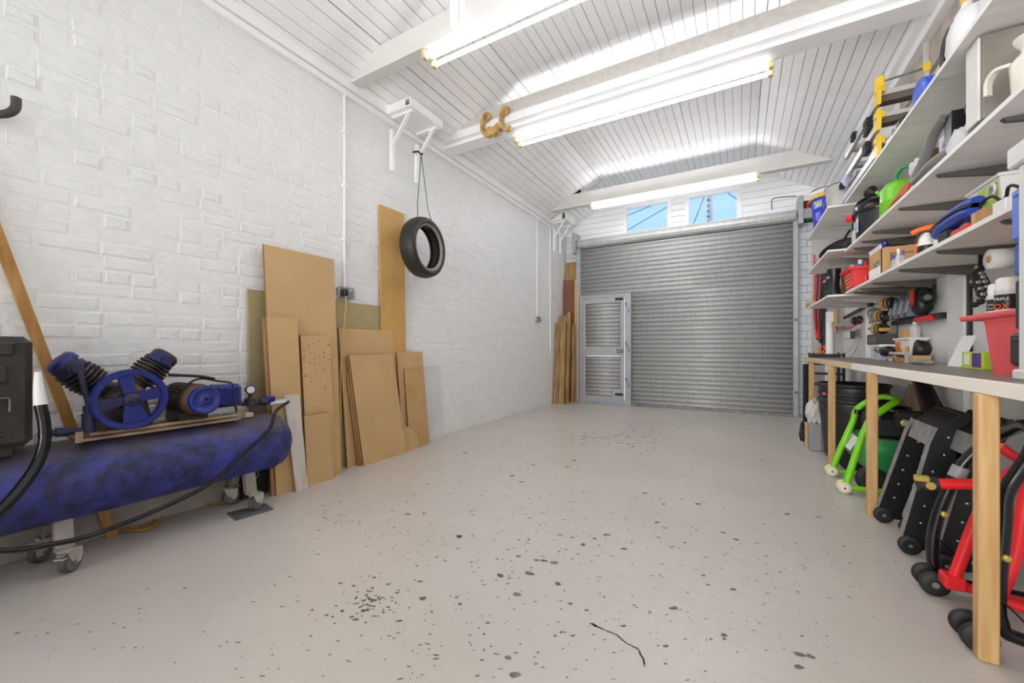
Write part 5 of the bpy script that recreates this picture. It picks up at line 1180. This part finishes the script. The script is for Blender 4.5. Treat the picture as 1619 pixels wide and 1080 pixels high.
T = wbox('radio', 'dark jobsite radio sitting under the ochre grinder', 'radio', (1.08, 4.74, 1.04), (1.2, 5.1, 1.135), mat('radio_grey', '#4a4744', .6, var=.1), .006, None, [('speaker_grille', (1.077, 4.79, 1.05), (1.081, 5.05, 1.12), mat('mesh_grey', '#6d6a66', .6, var=.2, vscale=60)), ('shelf', (1.09, 4.74, 1.02), (1.215, 5.1, 1.04), WHITE2)])
b = MB()
for k in range(3): b.tube([(1.12, 4.96, .97), (1.1, 4.9 - .02 * k, 1.0 + .01 * k), (1.09, 4.8, 1.01), (1.08, 4.7, .99), (1.1, 4.66, .975)], .012, 7, sub=4)
one('ear_defenders', b, mat('band_grey', '#a9a6a1', .5), 'grey banded headset lying on top of the pale blue box', 'headset')
b = MB(); b.tube([(1.18, 4.62, 1.2), (1.17, 4.6, 1.08), (1.15, 4.5, 1.02), (1.14, 4.38, 1.03), (1.15, 4.33, 1.1), (1.17, 4.2, 1.19)], .004, 6, sub=5); b.tube([(1.14, 4.36, 1.05), (1.1, 4.38, .99), (1.07, 4.42, .975)], .004, 6, sub=3); b.box((1.125, 4.34, 1.03), (1.15, 4.38, 1.065), .006); one('charger_lead', b, BLACK, 'thin black charger leads drooping below the rack', 'cable')
# socket set and chrome bars near the pilaster, paper roll
T = thing('socket_tray', 'black moulded tray of chrome sockets hanging under the shelf', 'socket set', (1.1, 2.95, 1.26))
b = MB(); P_ = [Y(u, v, 2.95) for u, v in ((1537, 432), (1545, 424), (1553, 424), (1563, 440), (1570, 460), (1566, 469), (1556, 472), (1548, 466), (1543, 450))]
b.prism([(p.x, p.z) for p in P_], (0, 2.95, 0), (1, 0, 0), (0, 0, 1), (0, .03, 0)); part('tray', b, BLACK, T); p = Y(1549, 428, 2.95); b = MB(); b.box((p.x, 2.955, p.z), (p.x + .02, 2.97, ZS[3])); part('hanger', b, BLACK, T)
for u, v in ((1551, 432), (1554, 438), (1557, 445), (1560, 453), (1563, 461), (1547, 446), (1550, 456), (1554, 465)):
    p = Y(u, v, 2.95); b = MB(); b.lathe([(.011, 0), (.011, .006), (.006, .008)], p, (0, -1, 0), 12); part('socket', b, STEEL, T)
for i, (y, z) in enumerate(((3.22, 1.38), (3.16, 1.38), (3.18, 1.27), (3.12, 1.28))):
    T = thing('chrome_rod', ('left rod of the upper pair of chrome rods by the pilaster', 'right rod of the upper pair of chrome rods by the pilaster', 'left rod of the lower pair of chrome rods by the pilaster', 'right rod of the lower pair of chrome rods by the pilaster')[i], 'rod', (1.13, y, z), 'chrome rods hanging by the pilaster')
    b = MB(); b.cyl((1.13, y, z - .02), (1.14, y - .04, z + .08), .011, seg=10); part('shaft', b, STEEL, T); b = MB(); b.ball((1.13, y, z - .025), .018, 8, 6); part('knob', b, BLACK, T)
T = thing('paper_roll', 'white paper roll on a holder under the near bottom shelf', 'paper roll', (1.0, 2.66, 1.36)); b = MB(); b.lathe([(.018, 0), (.045, 0), (.045, .075), (.018, .075)], (1.0, 2.69, 1.412), (1, .1, 0), 26); part('roll', b, PAPER, T); b = MB(); b.lathe([(.016, -.004), (.016, .2)], (1.0, 2.69, 1.412), (1, .1, 0), 12); part('core', b, CARD, T)
b = MB()
b.box((1.12, 2.68, 1.40), (1.215, 2.72, 1.425), .002)
part('holder', b, WHITE2, T)
# jump leads on the grey panel, glasses, bar, socket on the far right wall
T = thing('jump_leads', 'red and black jump leads hanging on the grey end panel', 'cable', (.93, 6.87, 1.0))
for i, (m, dx) in enumerate(((REDP, 0), (BLACK, .03), (REDP, .055), (BLACK, .08))):
    b = MB(); b.tube([(.90 + dx, 6.88, 2.3 - .12 * i), (.905 + dx, 6.86, 1.9), (.895 + dx * .8, 6.86, 1.5), (.915 + dx * .7, 6.86, 1.25 - .05 * i), (.93 + dx * .3, 6.86, 1.12)], .009, 7, sub=4); part('lead', b, m, T)
for i, (x, z, m) in enumerate(((.915, 1.24, REDP), (.955, 1.22, BLACK), (.93, 1.02, ORANGE), (.985, 1.04, ORANGE))):
    b = MB(); b.strip([(x, 6.85, z), (x + .02, 6.845, z - .05), (x + .03 * (1 if i % 2 == 0 else -1), 6.85, z - .1)], (0, 1, 0), .03, .012, 0, 3); b.strip([(x + .03, 6.85, z + .02), (x + .02, 6.845, z - .05), (x + .0, 6.85, z - .1)], (0, 1, 0), .03, .012, 0, 3); part('clip', b, m, T)
b = MB(); b.box((.98, 6.84, .95), (1.03, 6.9, 2.2), .01); one('cable_bundle', b, BLACK, 'black hanging bundle between the red leads and the white pipe', 'cable')
T = thing('safety_goggles', 'grey safety goggles hanging on the far right wall', 'goggles', (1.17, 6.1, 1.27)); b = MB()
for y in (5.95, 5.75): b = MB(); b.lathe([(.035, 0), (.045, .01), (.045, .03), (.035, .035)], (1.17, y, 1.32), (-1, -.2, 0), 16); part('lens', b, BLACK, T)
b = MB(); b.cyl((1.17, 6.45, 1.315), (1.17, 6.85, 1.29), .045, .04, 12); part('tube_case', b, mat('goggle_grey', '#a09d99', .4), T); b = MB(); b.tube([(1.17, 6.85, 1.31), (1.15, 6.4, 1.24), (1.15, 5.95, 1.26), (1.16, 5.7, 1.31)], .008, 6, sub=4); part('strap', b, REDP, T)
b = MB(); b.tube([(1.18, 6.6, 1.40), (1.18, 6.0, 1.43), (1.18, 5.4, 1.46)], .02, 8); b.tube([(1.17, 5.6, 1.46), (1.16, 5.5, 1.50), (1.16, 5.35, 1.48), (1.17, 5.4, 1.44)], .01, 6, sub=3); one('black_bar', b, BLACK, 'long black bar resting on hooks under the far bottom shelf', 'bar')
T = thing('wall_socket', 'white wall socket with a black plug low on the far right wall', 'socket', (1.2, 5.95, 1.13)); b = MB(); b.box((1.18, 5.85, 1.14), (1.221, 6.08, 1.23), .004); part('plate', b, STEEL, T); b = MB(); b.box((1.15, 6.1, 1.12), (1.19, 6.16, 1.21), .006); part('plug', b, BLACK, T); b = MB(); b.box((1.19, 6.5, 1.14), (1.221, 6.75, 1.22), .004); part('junction_box', b, WPLAST, T)
b = MB(); b.tube([(1.18, 6.05, 1.14), (1.15, 6.1, 1.02), (1.12, 6.3, .93), (1.1, 6.32, .905)], .005, 6, sub=4); part('flex', b, mat('beige_flex', '#c9b59a', .5), T); b = MB(); b.tube([(1.18, 5.88, 1.14), (1.16, 5.88, 1.02), (1.14, 5.98, .93), (1.12, 6.0, .905)], .005, 6, sub=4); part('flex', b, MATS['beige_flex'], T)
wbox('vice_block', 'low black metal bar lying on the far end of the bench', 'bar', (.72, 5.8, .9), (1.0, 5.95, .93), BLACK, .005)
# ---------------------------------------------------------------- under the bench
DGREY = mat('bin_black', '#2a2828', .45, var=.12, vscale=5)
for i, (z0, h, rt_, rb_, l) in enumerate(((0, .545, .262, .205, 'outer black round dustbin standing on the floor under the far half of the bench'), (.12, .565, .262, .21, 'inner black round dustbin nested in the outer one, its rim higher'))):
    o = Vector((.905, 4.74, z0)); T = thing('dustbin', l, 'bin', o, 'nested black dustbins')
    b = MB(); b.lathe([(rb_ * .9, 0), (rb_, .01), (rt_ - .012, h - .06), (rt_ - .008, h - .01), (rt_ - .02, h - .01), (rb_ - .012, .02)], o, (0, 0, 1), 36); part('body', b, DGREY, T)
    b = MB(); b.lathe([(rt_ - .012, h - .035), (rt_, h - .03), (rt_ + .006, h - .012), (rt_, h), (rt_ - .014, h)], o, (0, 0, 1), 36, 0, True, False, False); part('rim', b, DGREY, T)
    if i:
        b = MB(); b.lathe([(rt_ - .009, h - .11), (rt_ - .006, h - .11), (rt_ - .004, h - .085), (rt_ - .009, h - .085)], o, (0, 0, 1), 36, 0, True, False, False); part('band', b, DGREY, T)
        b = MB(); b.box((.668, 4.6, .575), (.69, 4.66, .6), .004); part('sticker', b, mat('pink_sticker', '#e0526a', .5), T, 'pink sticker')
    else:
        b = MB(); b.box((.655, 4.66, .4), (.69, 4.74, .43), .008); b.box((.7, 4.54, .40), (.75, 4.6, .43), .008); part('grip', b, DGREY, T)
T = wbox('waste_box', 'small grey box bin standing left of the dustbins', 'bin', (.60, 4.86, 0), (.70, 5.0, .27), mat('pale_grey_box', '#8f8f91', .5, var=.06), .008)
b = MB(); crumple(b, (.65, 4.93, .36), (.065, .075, .10), 5, .3)
one('white_rag', b, mat('rag_white', '#c6c2bd', .8, var=.08), 'crumpled off white rags heaped on the grey box bin', 'rag')
b = MB(); b.box((.585, 5.04, 0), (.61, 5.1, .25), .003); one('wood_strip', b, TIMBER, 'short raw wood strip standing beside the grey box bin', 'wood')
b = MB()
for k in range(4): b.tube([(.57 + .01 * k, 5.2 - .04 * k, .03), (.555, 5.18 - .03 * k, .12 + .03 * k), (.6, 5.15, .2 + .02 * k), (.62, 5.2, .26)], .008, 6, sub=3)
one('black_straps', b, BLACK, 'tangle of black straps on the floor at the far end of the bench', 'strap')['kind'] = 'stuff'
T = thing('folding_stand', 'tall folded black metal stand beside the farthest bench leg', 'stand', (.69, 5.85, 0))
for x, y in ((.66, 5.80), (.685, 5.86), (.71, 5.95)):
    b = MB(); b.tube([(x, y, 0), (x, y, .82)], .011, 8); part('rail', b, BLACK, T)
b = MB()
for z in (.12, .3, .5, .7, .8): b.tube([(.66, 5.80, z), (.685, 5.86, z), (.71, 5.95, z)], .007, 6)
part('rung', b, BLACK, T)['kind'] = 'stuff'
T = thing('wire_rack', 'dark metal rack with shelves standing behind the farthest bench legs', 'rack', (.95, 6.35, 0))
for x, y in ((.80, 6.2), (1.1, 6.2), (.80, 6.5), (1.1, 6.5)):
    b = MB(); b.box((x - .012, y - .012, 0), (x + .012, y + .012, .95), .002); part('post', b, BLACK, T)
for z in (.3, .55, .68, .8, .92):
    b = MB(); b.box((.79, 6.19, z), (1.11, 6.51, z + .015), .002); part('shelf', b, BLACK, T)
# lime front paddock stand
LG2 = mat('lime_enamel', '#7ccf1e', .3, var=.04)
CREAM = mat('cream_wheel', '#d8cfa8', .5, var=.05)
T = thing('front_paddock_stand', 'lime green tubular paddock stand with cream rollers under the bench', 'paddock stand', (.8, 3.8, 0))
b = MB(); b.tube([(.64, 4.0, .055), (.70, 4.0, .25), (.765, 4.0, .44), (.785, 4.0, .53), (.86, 3.98, .61), (.92, 3.93, .645), (.95, 3.8, .65), (.93, 3.66, .645), (.86, 3.6, .60), (.765, 3.57, .50), (.70, 3.57, .28), (.645, 3.57, .06)], .021, 12, sub=3); part('frame_tube', b, LG2, T)
for y in (4.0, 3.57):
    b = MB(); b.tube([(.66, y, .04), (1.08, y, .04)], .018, 10); part('base_tube', b, LG2, T)
    for q in (-1, 1):
        b = MB(); b.lathe([(.022, -.012), (.036, -.011), (.04, -.006), (.04, .006), (.036, .011), (.022, .012)], (.632, y + q * .03, .041), (0, 1, 0), 20); b.lathe([(.02, -.0135), (.02, .0135)], (.632, y + q * .03, .041), (0, 1, 0), 14, 1); b.lathe([(.007, -.016), (.007, .016)], (.632, y + q * .03, .041), (0, 1, 0), 8, 2); part('roller', b, [CREAM, WPLAST, BLACK], T)
b = MB(); b.tube([(.785, 4.0, .50), (.792, 4.0, .535)], .026, 12); part('clamp_band', b, BLACK, T)
b = MB(); b.prism([(0, 0), (.06, -.02), (.13, .17), (.06, .2)], (.83, 3.97, .38), (.5, -.86, 0), (.25, 0, .97), (.02, .01, 0)); pl = part('logo_plate', b, mat('logo_black', '#1d161d', .4), T)
# motor mower behind it
MG = mat('mower_green', '#1f7a3a', .35, col2='#2f9c52', vscale=5)
T = thing('lawn_mower', 'green petrol lawn mower with a black engine behind the lime stand', 'lawn mower', (.97, 3.95, 0))
b = MB(); R = []
for y, s_ in ((4.3, .6), (4.25, .9), (4.1, 1), (3.8, 1), (3.68, .9), (3.64, .6)):
    R.append([(.93 + .2 * s_ * math.cos(2 * PI * k / 20), y, .235 + .135 * s_ * math.sin(2 * PI * k / 20)) for k in range(20)])
b.rings(R); part('hood', b, MG, T)
b = MB(); b.prism([(0, 0), (.32, 0), (.32, .11), (0, .11)], (.712, 4.16, .245), (0, -1, 0), (.5, 0, .86), (.006, 0, -.003)); lb = part('label_plate', b, mat('mower_label', '#e3e0e2', .5), T, 'white printed label')
text('lettering', '2o', .05, frame((.838, 3.90, .46), (.5, -.86, 0), (.25, 0, .97)) @ Matrix.Translation((0, 0, .002)), WPLAST, pl)
b = MB(); b.box((.84, 3.75, .36), (1.1, 4.15, .53), .03); part('engine', b, BLACK, T)
b = MB(); b.lathe([(.1, 0), (.11, .02), (.1, .05), (.05, .06)], (.98, 3.95, .53), (0, 0, 1), 20); part('starter_cowl', b, BLACKG, T)
b = MB(); b.box((.93, 3.66, .45), (1.1, 3.72, .58), .012); part('control_box', b, BLACK, T)
for k in range(2):
    b = MB(); b.lathe([(.012, 0), (.024, .002), (.024, .008), (.012, .01)], (.97 + .05 * k, 3.66, .50), (0, -1, 0), 16); part('control_ring', b, BRASS if k else mat('pale_brass', '#c9b98a', .4, .4), T)
b = MB(); b.tube([(.98, 3.69, .565), (1.06, 3.68, .57), (1.11, 3.66, .54), (1.115, 3.6, .42), (1.1, 3.55, .3)], .012, 8, sub=4); part('handle_tube', b, mat('dark_green_tube', '#14713a', .35), T)
b = MB(); b.cyl((.86, 3.72, .33), (1.0, 3.70, .345), .034, seg=14); part('exhaust', b, STEEL, T); b = MB(); b.cyl((1.0, 3.70, .345), (1.14, 3.68, .35), .03, seg=12); part('exhaust_sleeve', b, mat('brown_sleeve', '#4a3a36', .6), T)
for x, y in ((.80, 4.25), (.80, 3.66), (1.08, 4.25), (1.08, 3.66)):
    b = MB(); b.lathe([(.06, -.022), (.085, -.02), (.09, -.01), (.09, .01), (.085, .02), (.06, .022)], (x, y, .09), (0, 1, 0), 20); part('wheel', b, RUBBER, T)
T = thing('fuel_can', 'dusty grey fuel can with a red cap under the bench', 'can', (.9, 3.4, 0)); b = MB(); R = []
for z, s_ in ((0, .92), (.02, 1), (.16, 1), (.22, .8), (.25, .4), (.265, .32)): R.append([(.9 + .065 * s_ * math.cos(2 * PI * k / 16), 3.42 + .085 * s_ * math.sin(2 * PI * k / 16), z) for k in range(16)])
b.rings(R); part('body', b, mat('dusty_grey', '#867f77', .6, var=.12), T); b = MB(); b.cyl((.9, 3.42, .263), (.9, 3.42, .30), .026, seg=14); part('cap', b, REDP, T, 'red cap'); b = MB(); b.box((.83, 3.39, .05), (.838, 3.45, .14), .002); part('label', b, mat('striped_label', '#d9c34b', .5, col2='#b23a34', vscale=30), T)
# worn plywood shape and dark tube leaning on the wall
b = MB(); P_ = [X(u, v, 1.17) for u, v in ((1436, 608), (1452, 606), (1463, 640), (1467, 690), (1470, 745), (1392, 745), (1397, 690), (1416, 655))]
b.prism([(p.y, p.z) for p in P_], (1.17, 0, 0), (0, 1, 0), (0, 0, 1), (.018, 0, 0)); one('tapered_panel', b, mat('worn_brown_panel', '#b39c82', .6, col2='#8a7460', vscale=5), 'worn brown tapered panel leaning on the wall behind the mower', 'panel')
b = MB(); b.tube([X(1455, 600, 1.13), X(1468, 632, 1.12), X(1482, 668, 1.1), X(1494, 720, 1.06), X(1500, 790, 1.02)], [.045, .055, .05, .04], 14, sub=4); one('dark_pipe', b, mat('dark_brown_gloss', '#241d1a', .35), 'thick dark pipe leaning beside the brown tapered panel', 'pipe')
# sheet metal ramps
RB = mat('ramp_black', '#131314', .5, var=.15, vscale=20); RG = mat('ramp_worn_edge', '#8b8987', .55, .2, var=.15, vscale=18)
def ramp(y0, y1, dx, label, taper=.13):
    T = thing('service_ramp', label, 'ramp', (.8 + dx, (y0 + y1) / 2, 0), 'black sheet metal service ramps')
    prof_ = [(.70, .09), (.797, .549), (.822, .622), (.905, .70), (.93, .705), (.938, .675), (.885, .56), (.895, .38), (.87, .1), (.80, .025), (.735, .025)]
    def plate(y, tp):
        b = MB(); th = .004; s_ = []
        for o_ in (0, th): s_.append([(x + dx, y + tp * (z / .7) + o_, z) for x, z in prof_])
        n_ = len(prof_); b.add(s_[0], [list(range(n_))]); b.add(s_[1], [list(range(n_))[::-1]]); b.add(s_[0] + s_[1], [[i, i + n_, (i + 1) % n_ + n_, (i + 1) % n_] for i in range(n_)])
        p_ = part('side_plate', b, RB, T)
        b = MB(); b.strip([(x + dx, y + tp * (z / .7) + .016 * (1 if tp <= 0 else 1), z) for x, z in prof_[:3]], (0, 1, 0), .04, .004); part('front_flange', b, RG, p_)
        b = MB()
        for k in range(7):
            z = .07 + .085 * k; x = .765 + dx + .1 * (z / .6); yy = y + tp * (z / .7)
            for q in ((-.025, .035) if k < 5 else (.0,)): b.lathe([(.001, 0), (.007, .0), (.006, .004), (.001, .005)], (x + q, yy - .0, z), (0, -1, 0), 8)
        q = part('rivet', b, STEEL, p_); q['kind'] = 'stuff'
        b = MB(); b.lathe([(.018, -.012), (.04, -.011), (.045, -.006), (.045, .006), (.04, .011), (.018, .012)], (.722 + dx, y - .016, .045), (0, 1, 0), 22); b.lathe([(.03, -.013), (.03, .013)], (.722 + dx, y - .016, .045), (0, 1, 0), 16, 1); b.lathe([(.008, -.016), (.008, .016)], (.722 + dx, y - .016, .045), (0, 1, 0), 8, 2); part('wheel', b, [RUBBER, BLACK, STEEL], T)
    plate(y0, -taper); plate(y1, .0)
    wd_ = (0, y0 - taper - y1 - .006, 0)
    b = MB(); b.prism([(.795, .53), (.819, .622), (.826, .618), (.802, .527)], (dx, y1 + .005, 0), (1, 0, 0), (0, 0, 1), wd_); part('cross_plate', b, RG, T)
    b = MB(); b.prism([(.824, .622), (.9, .69), (.905, .684), (.829, .616)], (dx, y1 + .005, 0), (1, 0, 0), (0, 0, 1), wd_); b.prism([(.83, .06), (.86, .6), (.866, .6), (.836, .06)], (dx, y1 + .005, 0), (1, 0, 0), (0, 0, 1), wd_); part('back_panel', b, RB, T)
    b = MB(); b.cyl((.915 + dx, y1 - .012, .69), (.915 + dx, y0 - taper + .02, .69), .013, seg=10); part('top_bar', b, RB, T)
    b = MB(); b.box((.80 + dx, y1 + .006, .03), (.81 + dx, y0 - .006, .09)); part('foot_plate', b, RB, T)
ramp(3.08, 2.67, 0, 'black riveted metal ramp with worn grey edges, left one of the two')
ramp(2.93, 2.5, .07, 'black riveted metal ramp, right one of the two behind the red bar')
# black rear paddock stand
T = thing('rear_paddock_stand', 'black tubular paddock stand with black wheels by the near bench leg', 'paddock stand', (.85, 2.1, 0))
TB = mat('tube_black', '#0f0f11', .2)
b = MB(); b.tube([(1.12, 2.3, .05), (.80, 2.3, .05), (.72, 2.3, .07), (.695, 2.3, .14), (.708, 2.3, .30), (.77, 2.3, .506), (.838, 2.28, .63), (.86, 2.18, .70), (.84, 2.03, .742), (.83, 1.95, .72), (.812, 1.94, .66), (.79, 1.945, .6), (.763, 1.95, .525), (.757, 1.95, .42), (.745, 1.95, .2), (.75, 1.95, .1), (.80, 1.95, .055), (1.12, 1.95, .05)], .021, 12, sub=4); part('frame_tube', b, TB, T)
for y in (2.3, 1.95):
    for q in (-1, 1):
        b = MB(); b.lathe([(.02, -.014), (.042, -.013), (.047, -.007), (.047, .007), (.042, .013), (.02, .014)], (.688, y + q * .04, .047), (0, 1, 0), 22); b.lathe([(.012, -.0155), (.012, .0155)], (.688, y + q * .04, .047), (0, 1, 0), 12, 1); part('wheel', b, [RUBBER, STEEL], T)
    b = MB(); b.strip([(.71, y - .03, .22), (.86, y - .03, .05)], (0, 1, 0), .02, .006); part('brace', b, TB, T)
    b = MB(); b.lathe([(.006, 0), (.013, .002), (.012, .01), (.006, .012)], (.722 if y > 2 else .755, y - .022, .33 if y > 2 else .32), (0, -1, 0), 10); part('bolt', b, mat('gold_bolt', '#c6ab5a', .35, .6), T)
b = MB(); b.tube([(.762, 2.298, .48), (.778, 2.298, .525)], .026, 12); part('clamp_band', b, mat('clear_band', '#8f8f90', .4), T)
# red paddock stand
T = thing('red_paddock_stand', 'red tubular paddock stand with a clamp bar beside the near bench leg', 'paddock stand', (.85, 2.2, 0))
b = MB(); b.tube([(.722, 2.2, .10), (.80, 2.2, .40), (.86, 2.19, .53), (.92, 2.16, .6), (.96, 2.12, .62), (.93, 2.08, .62), (.87, 2.06, .585), (.848, 2.06, .46), (.83, 2.06, .30), (.79, 2.06, .13)], .019, 12, sub=3); part('frame_tube', b, REDP, T)
b = MB(); b.tube([(.675, 2.2, .468), (.99, 2.2, .515)], .0205, 12); part('clamp_bar', b, REDP, T)
b = MB(); b.tube([(.62, 2.2, .459), (.68, 2.2, .468)], .026, 12); part('rubber_cup', b, RUBBER, T); b = MB(); b.box((.605, 2.17, .475), (.65, 2.19, .50), .004, 0); b.cyl((.65, 2.165, .465), (.65, 2.175, .465), .015, seg=10); part('pin', b, MATS['gold_bolt'], T)
b = MB(); b.tube([(.70, 2.2, .09), (1.1, 2.2, .05)], .018, 10); part('base_tube', b, REDP, T); b = MB(); b.tube([(.79, 2.06, .12), (1.12, 2.06, .07)], .018, 10); part('base_tube', b, REDP, T)
b = MB(); b.box((.69, 2.165, .075), (.75, 2.235, .125), .006); part('bracket', b, REDP, T)
b = MB(); b.tube([(.79, 2.06, .66), (.86, 2.07, .6), (.96, 2.12, .57)], .016, 10); part('upper_bar', b, REDP, T)
b = MB(); b.box((.95, 1.85, .03), (1.15, 2.35, .035)); one('black_plate', b, BLACK, 'flat black plate lying at the wall behind the paddock stands', 'plate')
